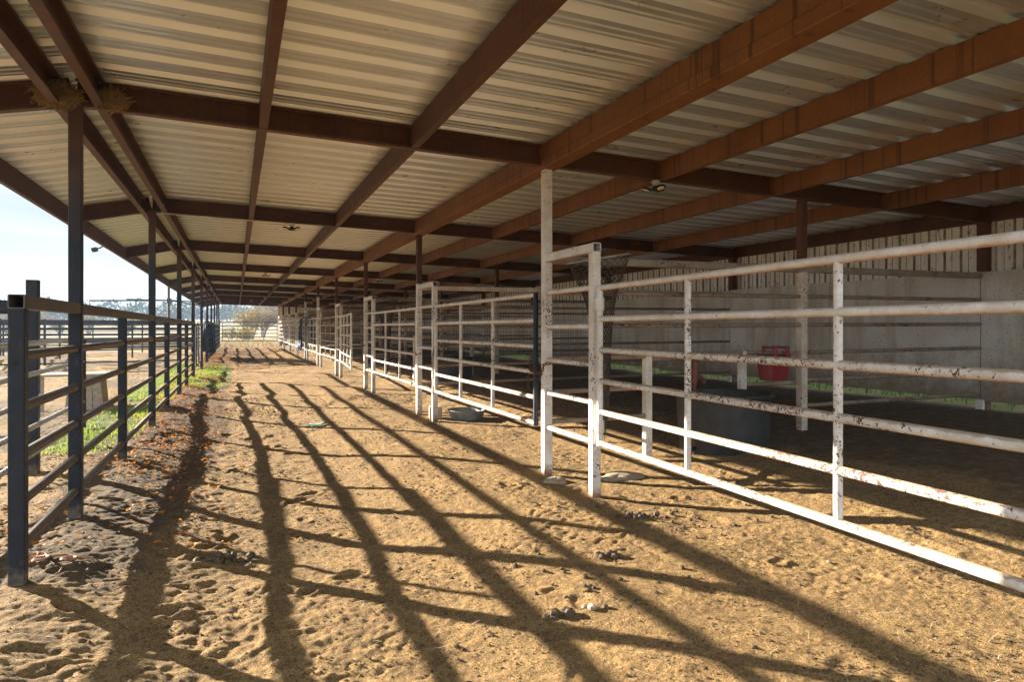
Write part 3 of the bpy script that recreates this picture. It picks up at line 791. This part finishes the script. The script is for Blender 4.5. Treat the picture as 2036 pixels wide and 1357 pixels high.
# far gate across the aisle's end
t = thing('field_gate', (-1.1, 53.5, 0), 'wide dark pipe gate closing the far end of the aisle', 'gate'); off = (-1.1, 53.5, 0)
for z in (1.90, 1.62, 1.34, 1.06, .78, .50):
    mb = MB(); mb.tube([(-1.05, 53.5, z), (2.9, 53.5, z-.02)], .03, 8); mb.build('rail', 'black_pipe', t, off)
for x in (-.95, .45, 1.9, 2.85):
    mb = MB(); mb.tube([(x, 53.5, .45), (x, 53.5, 1.9)], .028, 8); mb.build('upright', 'black_pipe', t, off)
for x in (-1.15, 3.0):
    mb = MB(); mb.bar((x, 53.5, 0), (x, 53.5, 2.05), .11, .11, .006, (0,1,0)); mb.build('post', 'black_pipe', t, off)

# hot walker
x, y = -4.3, 51.5; b = g1(x, y); off = (x, y, b)
t = thing('hot_walker', off, 'tall dark mast with long horizontal arms and hanging lead lines', 'horse walker')
mb = MB(); mb.tube([(x, y, b-.1), (x, y, b+4.3)], .09, 12); mb.build('mast', 'black_pipe', t, off, True)
mb = MB(); mb.lathe([(0, 3.0), (.14, 3.0), (.16, 3.05), (.14, 3.35), (0, 3.38)], (x, y, b), 16); mb.build('motor_hub', 'black_pipe', t, off)
for q, (dx_, dy_) in enumerate(((-4.4, -1.6), (-1.9, -4.6), (4.4, 1.6), (1.6, 4.4))):
    e = Vector((x+dx_, y+dy_, b+3.05)); mb = MB()
    mb.tube([(x, y, b+3.2), e], .05, 8); ar = mb.build('arm', 'black_pipe', t, off, True)
    mb = MB(); mb.tube([e, e-Vector((0,0,.5))], .02, 6); mb.tube([(x, y, b+4.2), (x+dx_*.8, y+dy_*.8, b+3.1)], .008, 5); mb.build('lead_line', 'black_pipe', ar, off)

# ------------------------------------------------------------------ blankets
def blanket(name, y0, y1, x, ztop, zl, zr, mat, lab, trim=None, wd=.12):
    """folded horse blanket hanging both sides of a rail along Y"""
    off = (x, (y0+y1)/2, ztop)
    t = thing(name, off, lab, 'blanket', 'horse blankets hung along the aisle')
    n, m = 26, 26; vs = []; fs = []
    S = np.linspace(0, 1, m)
    for i in range(n):
        f = i/(n-1); y = y0+(y1-y0)*f
        for s in S:
            if s < .46: z = zl+(ztop-zl)*(s/.46); side = -1
            elif s > .54: z = zr+(ztop-zr)*((1-s)/.46); side = 1
            else: z = ztop+.02*math.sin((s-.46)/.08*math.pi); side = (s-.5)/.04
            hang = (ztop-z)/1.2
            w = wd+.05*hang*(1+math.sin(f*17+3*hang+side))+.03*hang*math.sin(f*41+side*2)
            z2 = z+.05*math.sin(f*6+side)*max(0, hang-.3)
            yy = y+(.5-f)*.35*hang*(y1-y0)*.6+.03*math.sin(z*7+f*9)
            vs.append((x+max(-1, min(1, side))*w, yy, z2))
    for i in range(n-1):
        for j in range(m-1): fs.append((i*m+j, (i+1)*m+j, (i+1)*m+j+1, i*m+j+1))
    mb = MB(); mb.add(vs, fs); o = mb.build('cloth', mat, t, off, True)
    sm = o.modifiers.new('thick', 'SOLIDIFY'); sm.thickness = .012
    if trim:
        mb = MB(); q = []
        for i in range(n):
            a = Vector(vs[i*m]); q += [a+Vector((-.008, 0, -.015)), a+Vector((-.009, 0, .15))]
        mb.add(q, [(2*i, 2*i+2, 2*i+3, 2*i+1) for i in range(n-1)]); r = mb.build('trim', trim, t, off, True)
        sm = r.modifiers.new('thick', 'SOLIDIFY'); sm.thickness = .01
blanket('horse_blanket', YC[5]-1.25, YC[5]-.1, XR-.03, 1.85, .62, 1.0, 'navy_cloth', 'navy horse blanket with a bright blue lower edge on the right stall fence', 'blue_trim', .20)
blanket('horse_blanket', YC[5]+.35, YC[5]+1.2, XR+.25, 1.80, .7, .8, 'black_cloth', 'black horse blanket hanging just behind the navy one on the right')
blanket('horse_blanket', YC[5]+.1, YC[5]+1.0, XL, 1.68, .45, .40, 'black_cloth', 'black horse blanket draped on the distant left fence')
blanket('horse_blanket', YC[5]+1.5, YC[5]+2.4, XL, 1.68, .5, .38, 'blue_cloth', 'bright blue horse blanket draped on the distant left fence')
blanket('horse_blanket', YC[5]+2.7, YC[5]+4.3, XL, 1.68, .5, .5, 'navy_cloth', 'dark navy horse blanket beyond the blue one on the left fence')

# ------------------------------------------------------------------ lamps under the rafters
def make_lamp():
    t = thing('barn_light', (0,0,0), 'x', 'ceiling light', 'folding LED lights under the rafters')
    mb = MB(); mb.lathe([(0, 0), (.06, 0), (.062, -.045), (.045, -.05), (.04, -.075), (0, -.075)], n=20); mb.build('socket', 'socket_white', t, smooth=True)
    mb = MB(); mb.lathe([(0, -.07), (.03, -.07), (.05, -.10), (.055, -.13), (.05, -.15), (0, -.155)], n=20); mb.build('hub', 'lamp_dark', t, smooth=True)
    for k in range(3):
        a = k*2*math.pi/3+.5; d = Vector((math.cos(a), math.sin(a), 0)); c = d*.135+Vector((0,0,-.125)); nrm = (Vector((0,0,-1))+d*.35).normalized()
        mb = MB(); mb.tube([d*.045+Vector((0,0,-.12)), d*.075+Vector((0,0,-.135)), c-nrm*.02], .012, 8)
        mb.tube([c-nrm*.024, c-nrm*.014, c+nrm*.012], [.05, .072, .075], 20); hd = mb.build('lamp_head', 'lamp_dark', t, smooth=True)
        mb = MB(); mb.tube([c+nrm*.0135, c+nrm*.018], [.056, .05], 20); mb.build('lens', 'lamp_lens', hd, smooth=True)
    return t
lamp0 = make_lamp()
spots = [(4.0, 0, 'pale socket LED light with amber lenses under the nearest rafter, above the stalls')]
spots += [(.78, k, f'dark folding LED light over the aisle, {w} along the row') for k, w in ((1, 'nearest'), (3, 'second'), (5, 'third'), (7, 'fourth'))]
spots += [(4.0, 5, 'small LED light over the stalls, seen past the third column'), (4.0, 3, 'LED light over the stalls at the fourth rafter'), (4.0, 7, 'farthest small LED light over the stalls')]
for i, (x, k, lab) in enumerate(spots):
    t = lamp0 if i == 0 else copy_tree(lamp0)
    t.scale = (.68, .68, .68); t.location = (x, YC[k]-.005, zb(x)-.001); t.rotation_euler = (0, 0, i*.9); t['label'] = lab
# cable to the first aisle lamp
P = []
for s in np.linspace(0, 1, 40):
    x = -.98+(.76+.98)*s; P.append((x, YC[1]-.055, zb(x)-.012-.035*abs(math.sin(s*9.4))*(1 if s > .55 else .2)))
mb = MB(); mb.tube([(-.95, YC[1]-.06, zb(-1)+.12), (-.93, YC[1]-.06, zb(-1)+.03)]+P, .006, 6); tag(mb.build('power_cable', 'cable_white', smooth=True), 'white cable strung along the second rafter to the aisle light', 'cable')
# eave flood light
x, y = -2.2, 13.2; z = zb(-2.06)-.06
t = thing('flood_light', (x, y, z), 'small dark flood light fixed under the left eave', 'flood light'); off = (x, y, z)
mb = MB(); mb.tube([(-2.09, y, z+.04), (-2.14, y, z), (x, y, z-.02)], .012, 8); mb.build('bracket', 'lamp_dark', t, off)
mb = MB(); mb.bar((x+.02, y-.05, z-.03), (x-.05, y-.04, z-.05), .10, .07, .015); mb.build('housing', 'lamp_dark', t, off)

# ------------------------------------------------------------------ bird nests
def nest(c, rx, ry, rz_, n, lab):
    mb = MB()
    for q in range(n):
        a = random.uniform(0, 6.28); e = math.acos(random.uniform(-1, 1)); rr = random.random()**.4
        p = Vector((c[0]+rx*rr*math.sin(e)*math.cos(a), c[1]+ry*rr*math.sin(e)*math.sin(a), c[2]+rz_*rr*math.cos(e)))
        d = Vector((random.gauss(0, 1), random.gauss(0, 1), random.gauss(0, .55))).normalized()*random.uniform(.03, .085)
        k = Vector((random.gauss(0, .02), random.gauss(0, .02), random.gauss(0, .02)-.01))
        mb.tube([p-d, p+k, p+d-Vector((0,0,random.random()*.04))], .0026, 3, False)
    tag(mb.build('bird_nest', 'hay_straw'), lab, 'bird nest', 'straw nests on the left column')
nest((-1.20, Y0-.08, zb(-1.1)+.06), .13, .10, .085, 900, 'larger straw bird nest stuffed on top of the near left column')
nest((-.86, Y0-.07, zb(-1.1)+.07), .09, .07, .06, 420, 'smaller straw nest tucked against the ridge purlin, right of the larger nest')

# ------------------------------------------------------------------ small things on the ground
def blob(c, r, seed, n=10, flat=.8, mb=None):
    mb = mb or MB(); rr = np.random.default_rng(seed); vs = []; fs = []; m = 7
    k = rr.uniform(.45, 1.55, (m+1, n))
    for i in range(m+1):
        e = math.pi*i/m
        for j in range(n):
            a = 2*math.pi*j/n; q = r*(k[i, j]*.35+.65)
            vs.append((c[0]+q*math.sin(e)*math.cos(a), c[1]+q*math.sin(e)*math.sin(a), c[2]+q*math.cos(e)*flat))
    for i in range(m):
        for j in range(n):
            fs.append((i*n+j, (i+1)*n+j, (i+1)*n+(j+1) % n, i*n+(j+1) % n))
    mb.add(vs, fs); return mb
def pile(x, y, n, sp, r, lab, seed):
    mb = MB(); rr = np.random.default_rng(seed)
    for q in range(n):
        px, py = x+rr.normal(0, sp), y+rr.normal(0, sp*.6); s = r*rr.uniform(.55, 1.2)
        blob((px, py, g1(px, py)+s*.38*(1+1.3*(rr.random() < .3))), s, seed*50+q, 9, .8, mb)
    tag(mb.build('manure_pile', 'manure', smooth=True), lab, 'manure', 'small heaps of manure on the aisle floor')
def at(u, v, z=0.):
    a = (u-1018)/1330; t = (CAMH-z)*1330/(v-654); s, c = math.sin(R(YAW)), math.cos(R(YAW))
    return t*(s+a*c), t*(c-a*s)
for (u, v, n, sp, r, lab) in ((1112, 1210, 7, .034, .026, 'small cluster of dark manure balls nearest the camera, beside a pale stone'),
                              (1212, 1108, 14, .042, .024, 'tall heap of manure balls in the middle of the lit floor'),
                              (1262, 1032, 26, .06, .022, 'spread manure heap just in front of the chipped stall post'),
                              (445, 1082, 24, .06, .028, 'dark crumbly manure heap between the left rail shadows')):
    x, y = at(u, v); pile(x, y, n, sp, r, lab, u)
for (u, v, r, lab) in ((1178, 1203, .026, 'pale flat stone beside the nearest manure balls'), (1163, 1196, .018, 'small grey pebble beside the pale flat stone'), (1648, 1124, .014, 'tiny pale pebble on the lit floor below the big gate')):
    x, y = at(u, v); mb = blob((x, y, g1(x, y)+r*.25), r, int(u), 10, .55); tag(mb.build('stone', 'stone', smooth=True), lab, 'stone')
# footing concrete showing through the dirt
for (u, v, sx, sy, lab) in ((1235, 948, .24, .17, 'pale lump of footing concrete behind the nearest stall post'), (1105, 957, .13, .10, 'low grey footing around the foot of the nearest full white column')):
    x, y = at(u, v); n = 22; mb = MB(); vs = [(x, y, g1(x, y)+.045)]; rr = np.random.default_rng(u)
    for ring, hh in ((.45, .04), (.8, .02), (1.05, -.04)):
        for j in range(n):
            a = 2*math.pi*j/n; q = ring*(1+.18*math.sin(3*a+u)+rr.uniform(-.08, .08)); px, py = x+sx*q*math.cos(a), y+sy*q*math.sin(a)
            vs.append((px, py, g1(px, py)+hh+rr.uniform(-.008, .008)))
    fs = [(0, 1+j, 1+(j+1) % n) for j in range(n)]+[(1+r_*n+j, 1+(r_+1)*n+j, 1+(r_+1)*n+(j+1) % n, 1+r_*n+(j+1) % n) for r_ in range(2) for j in range(n)]
    mb.add(vs, fs); tag(mb.build('concrete_footing', 'stone', smooth=True), lab, 'footing')
# concrete block + pan behind the second stall post
x, y = XR+.10, YC[1]-.62; b = g1(x, y)
mb = MB(); mb.bar((x-.02, y-.1, b+.09), (x+.02, y+.1, b+.09), .19, .2, .012); tag(mb.build('concrete_block', 'concrete'), 'grey concrete block lying between the second stall post and its column', 'block')
x, y = XR+.55, YC[1]-.8; b = g1(x, y)
mb = MB(); mb.lathe([(0, .02), (.23, .02), (.24, .0), (.29, .13), (.305, .135), (.3, .14), (.27, .125), (.225, .035), (0, .03)], (x, y, b), 32); tag(mb.build('feed_pan', 'galv_zinc', smooth=True), 'shallow grey round feed pan on the ground inside the second gate', 'feed pan')
# teal rag
x, y = at(632, 838); mb = MB(); vs = []; n = 8
for i in range(n):
    for j in range(5):
        px, py = x-.14+.28*i/(n-1), y-.05+.1*j/4+.03*math.sin(i*1.3); vs.append((px, py, g1(px, py)+.012+.02*abs(math.sin(i*1.9+j*2.2))))
mb.add(vs, [(i*5+j, (i+1)*5+j, (i+1)*5+j+1, i*5+j+1) for i in range(n-1) for j in range(4)])
o = tag(mb.build('rag', 'teal_cloth', smooth=True), 'small teal rag lying in the middle of the aisle', 'rag'); o.modifiers.new('t', 'SOLIDIFY').thickness = .004
# rope
x, y = at(95, 1122); P = []
for i in range(26):
    s = i/25; px, py = x-.10+.30*s+.07*math.sin(s*13), y+.07*math.cos(s*13)-.05*s; P.append((px, py, g1(px, py)+.012+.02*math.sin(s*6.5)**2))
mb = MB(); mb.tube(P, .0075, 8); P2 = [(p[0]-.05-.2*i/25, p[1]+.06+.04*math.sin(i*.5), g1(p[0]-.05-.2*i/25, p[1]+.06+.04*math.sin(i*.5))+.012) for i, p in enumerate(P)]; mb.tube(P2, .007, 8)
tag(mb.build('lead_rope', 'rope_pink', smooth=True), 'faded pinkish rope lying by the near left end post', 'rope')

# ------------------------------------------------------------------ scattered stuff
def scatter(name, mat, pts, shape, lab, cat):
    V_ = []; F_ = []; o = 0
    for p in pts:
        v, f = shape(p); V_ += v; F_ += [tuple(i+o for i in q) for q in f]; o += len(v)
    mb = MB(); mb.v = V_; mb.f = F_; return tag(mb.build(name, mat), lab, cat, None, 'stuff')
r5 = np.random.default_rng(5)
def sample(n, fx, fy, dens=None):
    x = fx(n); y = fy(n)
    if dens is not None: k = r5.random(n) < dens(x, y); x, y = x[k], y[k]
    return list(zip(x, y, gz(x, y)))
def leaf(p):
    x, y, z = p; s = r5.uniform(.012, .033)*(1 if y < 14 else 1.3); a = r5.uniform(0, 6.28); c, d = math.cos(a), math.sin(a); ti = r5.uniform(-.6, .6); cu = r5.uniform(0, .5)
    q = [(-1, 0, cu), (0, -.55, 0), (1.1, 0, cu), (0, .55, 0)]
    return [(x+s*(c*u-d*v), y+s*(d*u+c*v), z+.012+s*(w+ti*v+.25*ti*u)) for u, v, w in q], [(0, 1, 3), (1, 2, 3)]
pts = sample(19000, lambda n: r5.uniform(-1.7, .5, n), lambda n: 5+33*r5.random(n)**1.5, lambda x, y: np.clip((1-sst(x, -.9, .2))*sst(y, 5, 9)+.04, 0, 1)*np.clip(fbm(x, y, 1.2, 2)*1.5+.5, .05, 1))
pts += sample(2600, lambda n: r5.uniform(-1.5, 2.8, n), lambda n: r5.uniform(24, 50, n))
scatter('fallen_leaves', 'leaf_litter', pts, leaf, 'orange and brown fallen leaves along the left fence', 'leaves')
def straw(p):
    x, y, z = p; L = r5.uniform(.012, .06); a = r5.uniform(0, 6.28); w = .0007+.00022*y; c, d = math.cos(a), math.sin(a); k = r5.uniform(-.4, .4)
    P = [(-L, 0, 0.), (0, k*L, .01), (L, 0, r5.uniform(0, .02))]; v = []
    for u, m, h in P:
        for s in (-w, w): v.append((x+c*u-d*(m+s), y+d*u+c*(m+s), z+.007+h))
    return v, [(0, 1, 3, 2), (2, 3, 5, 4)]
pts = sample(2600, lambda n: r5.uniform(-1.6, 4.8, n), lambda n: 1.6+12*r5.random(n)**1.6, lambda x, y: np.clip(.25+.9*fbm(x, y, 1.4, 2), .05, 1))
scatter('straw_bits', 'straw_pale', pts, straw, 'thin pale bits of straw scattered over the dirt floor', 'straw')
def crumb(p):
    x, y, z = p; s = r5.uniform(.0028, .0075)*(1+.06*y)*(1 if r5.random() < .9 else 1.8); v = []
    for u, m, h in ((0, 0, 1), (1, 0, 0), (0, 1, 0), (-1, 0, 0), (0, -1, 0), (0, 0, -1)):
        q = s*r5.uniform(.7, 1.25); v.append((x+u*q, y+m*q, z+s*.1+h*q*.75))
    return v, [(0,1,2),(0,2,3),(0,3,4),(0,4,1),(5,2,1),(5,3,2),(5,4,3),(5,1,4)]
def cd(x, y): return np.clip(.25+1.1*fbm(x, y, .7, 3), .04, 1)
pts = sample(60000, lambda n: r5.uniform(-2.2, 5.2, n), lambda n: 1.6+13*r5.random(n)**1.5, cd)
pts += sample(6000, lambda n: r5.uniform(-8, -1.3, n), lambda n: r5.uniform(5, 26, n))
pts += sample(9000, lambda n: r5.uniform(-1.2, 4, n), lambda n: r5.uniform(12, 48, n), cd)
scatter('dirt_crumbs', 'dirt', pts, crumb, 'loose crumbs of dirt over the trampled floor', 'dirt')
pts = []
for (u, v, n, sp) in ((1200, 1150, 14, .16), (1395, 1040, 16, .22), (1300, 1040, 14, .2), (1060, 1120, 8, .2)):
    x, y = at(u, v); a = r5.normal(x, sp, n); b = r5.normal(y, sp, n); pts += list(zip(a, b, gz(a, b)))
balls = pts
def ball(p):
    mb = blob((p[0], p[1], p[2]+.006), r5.uniform(.009, .019), int(r5.integers(1e6)), 8, .8); return mb.v, mb.f
scatter('manure_balls', 'manure', balls, ball, 'loose manure balls strewn below the big white gate', 'manure')
pts = sample(800, lambda n: r5.uniform(-1.2, 8.8, n), lambda n: 1.8+20*r5.random(n)**1.3, lambda x, y: np.clip(.1+.9*fbm(x, y, 1.1, 2)+.3*(x > 4.5), .0, 1))
scatter('manure_crumbs', 'manure', pts, crumb, 'dark crumbs of dry manure on the dirt', 'manure')
def blade(h0, h1, w):
    def f(p):
        x, y, z = p; h = r5.uniform(h0, h1); a = r5.uniform(0, 6.28); b = r5.uniform(.15, .7)*h; ww = w*r5.uniform(.7, 1.3); c, d = math.cos(a), math.sin(a); e, g = r5.normal(0, b), r5.normal(0, b)
        return [(x-c*ww, y-d*ww, z-.01), (x+c*ww, y+d*ww, z-.01), (x+c*ww*.7+e*.4, y+d*ww*.7+g*.4, z+h*.6), (x-c*ww*.7+e*.4, y-d*ww*.7+g*.4, z+h*.6), (x+e, y+g, z+h)], [(0, 1, 2, 3), (3, 2, 4)]
    return f
gd = lambda x, y: np.clip(.75+1.6*fbm(x, y, 1.0, 3), 0, 1)
pts = sample(11000, lambda n: r5.uniform(-2.15, -1.15, n), lambda n: r5.uniform(8.6, 29, n), lambda x, y: gd(x, y)*np.clip(.5+2*fbm(x, y, 2.5, 2), 0, 1))
pts += sample(3500, lambda n: r5.uniform(-1.15, -.35, n), lambda n: r5.uniform(17.5, 27, n), gd)
scatter('green_grass', 'grass_green', pts, blade(.02, .06, .005), 'short bright green grass growing along the outside of the left fence', 'grass')
pts = sample(9000, lambda n: r5.uniform(-8, 6, n), lambda n: r5.uniform(49.5, 70, n), gd)
scatter('dry_grass', 'grass_dry', pts, blade(.08, .32, .012), 'dry tan grass of the field past the far gate', 'grass')
pts = sample(9000, lambda n: r5.uniform(9.3, 13, n), lambda n: r5.uniform(2, 40, n), gd)
scatter('shaded_grass', 'grass_dark', pts, blade(.05, .20, .008), 'shaded green grass seen under the concrete slabs', 'grass')

# ------------------------------------------------------------------ trees
def branch_tree(name, x, y, h, spread, seed, lab, leaves=None, nleaf=0, mat='bare_bark', levels=4, trunk=.16, group='trees beyond the far gate'):
    rr = random.Random(seed); b = g1(x, y); t = thing(name, (x, y, b), lab, 'tree', group); off = (x, y, b)
    tr = MB(); tw = MB(); tips = []
    def grow(p, d, L, r, lv):
        pts = [p]; q = p; dd = d
        for i in range(3):
            dd = (dd+Vector((rr.gauss(0, .16), rr.gauss(0, .16), rr.gauss(.02, .10)))).normalized(); q = q+dd*L/3; pts.append(q)
        (tr if lv == 0 else tw).tube(pts, [r, r*.85, r*.7, r*.5], 6 if lv < 2 else 3, False)
        if lv >= levels: tips.append(q); return
        nb = rr.randint(4, 6) if lv < levels-1 else rr.randint(4, 6)
        for i in range(nb):
            f = rr.uniform(.35, 1.); k = min(2, int(f*3)); pp = pts[k]+(pts[k+1]-pts[k])*(f*3-k)
            a = rr.uniform(0, 6.28); side = Vector((math.cos(a), math.sin(a), rr.uniform(-.1, .5)))
            nd = (dd*rr.uniform(.5, 1.)+side*spread*rr.uniform(.6, 1.2)).normalized()
            grow(pp, nd, L*rr.uniform(.55, .85), r*.62, lv+1)
    for s in range(4):
        a = s*1.57+rr.uniform(-.4, .4); grow(Vector((x+.15*math.cos(a), y+.15*math.sin(a), b)), Vector((math.cos(a)*.45*spread, math.sin(a)*.45*spread, 1)).normalized(), h*.30, trunk*rr.uniform(.6, 1), 0)
    tr.build('trunk', mat, t, off)
    tw.build('branches', 'twig_tan', t, off)
    if leaves:
        mb = MB()
        for q in range(nleaf):
            c = rr.choice(tips)+Vector((rr.gauss(0, .35), rr.gauss(0, .35), rr.gauss(0, .3))); s = rr.uniform(.05, .13)
            u = Vector((rr.gauss(0, 1), rr.gauss(0, 1), rr.gauss(0, 1))).normalized(); v = u.orthogonal().normalized()
            mb.add([c-u*s, c-v*s*.6, c+u*s, c+v*s*.6], [(0, 1, 2, 3)])
        mb.build('crown', leaves, t, off)
    return t
branch_tree('bare_tree', 7.2, 92, 8.2, .95, 3, 'wide bare leafless tree beyond the far gate, against the end wall', 'foliage_brown', 2400, levels=4)
branch_tree('bare_tree', 11.5, 101, 8.6, .95, 5, 'second wide bare tree, half hidden by the end wall', 'foliage_brown', 2200, levels=4)
branch_tree('bare_tree', 3.6, 104, 6.6, .95, 6, 'bare brown tree standing behind the yellowing tree', 'foliage_brown', 2200, levels=4)
branch_tree('yellow_tree', 1.6, 88, 5.4, .6, 8, 'yellowing tree just left of the wide bare tree', 'foliage_yellow', 700, levels=3)
branch_tree('bare_shrub', -.6, 84, 2.2, .9, 12, 'low brown leafless shrub in front of the hills', 'foliage_olive', 500, levels=3, trunk=.05)
branch_tree('yellow_shrub', .9, 83, 2.0, .9, 14, 'low bright yellow shrub beneath the yellowing tree', 'foliage_yellow', 1200, levels=2, trunk=.05)
branch_tree('bare_shrub', 7.2, 80, 1.8, .9, 15, 'low olive shrub right of the bare tree trunk', 'foliage_olive', 1200, levels=2, trunk=.05)
for i, (u, Y, h, lf) in enumerate(((15, 150, 7, None), (70, 170, 8, 'foliage_olive'), (120, 140, 6, None), (176, 160, 7, 'foliage_olive'), (250, 130, 5, None))):
    a = (u-1018)/1330; s, c = math.sin(R(YAW)), math.cos(R(YAW)); t_ = Y/(c-a*s); X = t_*(s+a*c)
    branch_tree('field_tree', X, Y, h, .7, 30+i, ['bare grey tree at the far left edge of the field', 'olive tree in the field left of the tall steel post', 'bare tree showing between the tall steel post and the near column', 'olive tree in the field just right of the near column', 'small bare tree in the field past the corral'][i], lf, 1400, levels=3, group='lone trees in the field')
def far_wood():
    rr = np.random.default_rng(21); mb = MB(); V_ = []; F_ = []
    def crown(cx, cy, bz, h, w, n):
        th = rr.uniform(0, 6.28, n); ph = np.arccos(rr.uniform(-1, 1, n)); q = rr.random(n)**.35
        px = cx+w*q*np.sin(ph)*np.cos(th); py = cy+w*q*np.sin(ph)*np.sin(th); pz = bz+h*.55+h*.48*q*np.cos(ph)
        for i in range(n):
            u = Vector(rr.normal(0, 1, 3)).normalized(); v = u.orthogonal().normalized(); s = rr.uniform(.35, .9)*w*.24; c = Vector((px[i], py[i], pz[i])); o = len(V_)
            V_.extend([tuple(c-u*s), tuple(c-v*s*.7), tuple(c+u*s), tuple(c+v*s*.7)]); F_.append((o, o+1, o+2, o+3))
    for q in range(560):
        x = rr.uniform(-260, 130); y = rr.uniform(250, 440); bz = float(base_z(x, y))
        h = rr.uniform(5, 9.5)*(1.15 if rr.random() < .2 else 1); crown(x, y, bz, h, h*rr.uniform(.32, .55), 110)
    mb.v = V_; mb.f = F_; return tag(mb.build('far_wood', 'wood_mass'), 'hazy blue wooded ridge on the horizon', 'woods', None, 'stuff')
far_wood()

# ------------------------------------------------------------------ haze
HAZE = True
if HAZE:
    mb = MB(); mb.box(-690, 690, -50, 1050, -1.6, 34); o = mb.build('haze', 'stone')
    m = bpy.data.materials.new('haze_air'); m.use_nodes = True; nt = m.node_tree
    for n in list(nt.nodes):
        if n.type == 'BSDF_PRINCIPLED': nt.nodes.remove(n)
    pv = nt.nodes.new('ShaderNodeVolumePrincipled'); pv.inputs['Color'].default_value = (.55, .74, 1, 1); pv.inputs['Density'].default_value = .0005
    nt.links.new(pv.outputs[0], nt.nodes['Material Output'].inputs['Volume'])
    o.data.materials.clear(); o.data.materials.append(m); tag(o, 'thin bluish air haze over the fields', 'haze', None, 'stuff')

# ------------------------------------------------------------------ light and sky
KX = 2.4; AZ = math.atan2(-.656, .755); EL = math.atan(1/(KX/math.sin(-AZ)))
d = Vector((math.sin(AZ)*math.cos(EL), math.cos(AZ)*math.cos(EL), math.sin(EL)))
sun = bpy.data.lights.new('sun', 'SUN'); sun.energy = 5.0; sun.angle = R(.45); sun.color = (1, .90, .75)
so = bpy.data.objects.new('sun', sun); COL.objects.link(so); so.rotation_euler = d.to_track_quat('Z', 'Y').to_euler(); so.location = (-20, 20, 20)
w = bpy.data.worlds.new('World'); SC.world = w; w.use_nodes = True; nt = w.node_tree
sky = nt.nodes.new('ShaderNodeTexSky'); sky.sky_type = 'NISHITA'; sky.sun_disc = False; sky.sun_elevation = EL; sky.sun_rotation = AZ
sky.air_density = 1.0; sky.dust_density = .3; sky.ozone_density = 1.5
bg = nt.nodes['Background']; bg.inputs['Strength'].default_value = .08
tc = nt.nodes.new('ShaderNodeTexCoord'); mp = nt.nodes.new('ShaderNodeMapping'); mp.inputs['Scale'].default_value = (1.2, 1.2, 6)
ns = nt.nodes.new('ShaderNodeTexNoise'); ns.inputs['Scale'].default_value = 2.2; ns.inputs['Detail'].default_value = 6; ns.inputs['Distortion'].default_value = .6
cr = nt.nodes.new('ShaderNodeValToRGB'); cr.color_ramp.elements[0].position = .42; cr.color_ramp.elements[1].position = .68
mx = nt.nodes.new('ShaderNodeMix'); mx.data_type = 'RGBA'; vc = nt.nodes.new('ShaderNodeMix'); vc.data_type = 'RGBA'; vc.inputs[6].default_value = (1.06, 1.24, 1.42, 1); vc.inputs[7].default_value = (1.65, 1.67, 1.70, 1)
mu = nt.nodes.new('ShaderNodeMath'); mu.operation = 'MULTIPLY_ADD'; mu.inputs[1].default_value = .0; mu.inputs[2].default_value = .975
nt.links.new(tc.outputs['Generated'], mp.inputs[0]); nt.links.new(mp.outputs[0], ns.inputs['Vector']); nt.links.new(ns.outputs[0], cr.inputs[0]); nt.links.new(cr.outputs[0], mu.inputs[0]); nt.links.new(cr.outputs[0], vc.inputs[0]); 
sx_ = nt.nodes.new('ShaderNodeSeparateXYZ'); nt.links.new(tc.outputs['Generated'], sx_.inputs[0])
mr = nt.nodes.new('ShaderNodeMapRange'); mr.interpolation_type = 'SMOOTHSTEP'; mr.inputs['From Min'].default_value = .80; mr.inputs['From Max'].default_value = -.35; mr.inputs['To Min'].default_value = 1.; mr.inputs['To Max'].default_value = 2.5
nt.links.new(sx_.outputs[1], mr.inputs[0])
vs_ = nt.nodes.new('ShaderNodeVectorMath'); vs_.operation = 'SCALE'; nt.links.new(vc.outputs[2], vs_.inputs[0]); nt.links.new(mr.outputs[0], vs_.inputs['Scale'])
nt.links.new(vs_.outputs[0], mx.inputs[7])      # thin cloud veil, raised behind the camera as added fill light
nt.links.new(mu.outputs[0], mx.inputs[0]); nt.links.new(sky.outputs[0], mx.inputs[6]); nt.links.new(mx.outputs[2], bg.inputs['Color'])

# ------------------------------------------------------------------ camera
cam = bpy.data.cameras.new('camera'); cam.sensor_width = 36; cam.lens = 1330/2036*36; cam.shift_y = -24.5/2036; cam.clip_end = 4000; cam.clip_start = .05
co = bpy.data.objects.new('camera', cam); COL.objects.link(co); co.location = (0, 0, CAMH); co.rotation_euler = (R(90), 0, R(-YAW)); SC.camera = co
SC.view_settings.view_transform = 'Standard'; SC.view_settings.look = 'None'; SC.view_settings.exposure = 2.75; SC.view_settings.gamma = 1
SC.cycles.max_bounces = 10; SC.cycles.diffuse_bounces = 6; SC.cycles.use_denoising = True; SC.cycles.volume_bounces = 1
SC.cycles.sample_clamp_indirect = 8
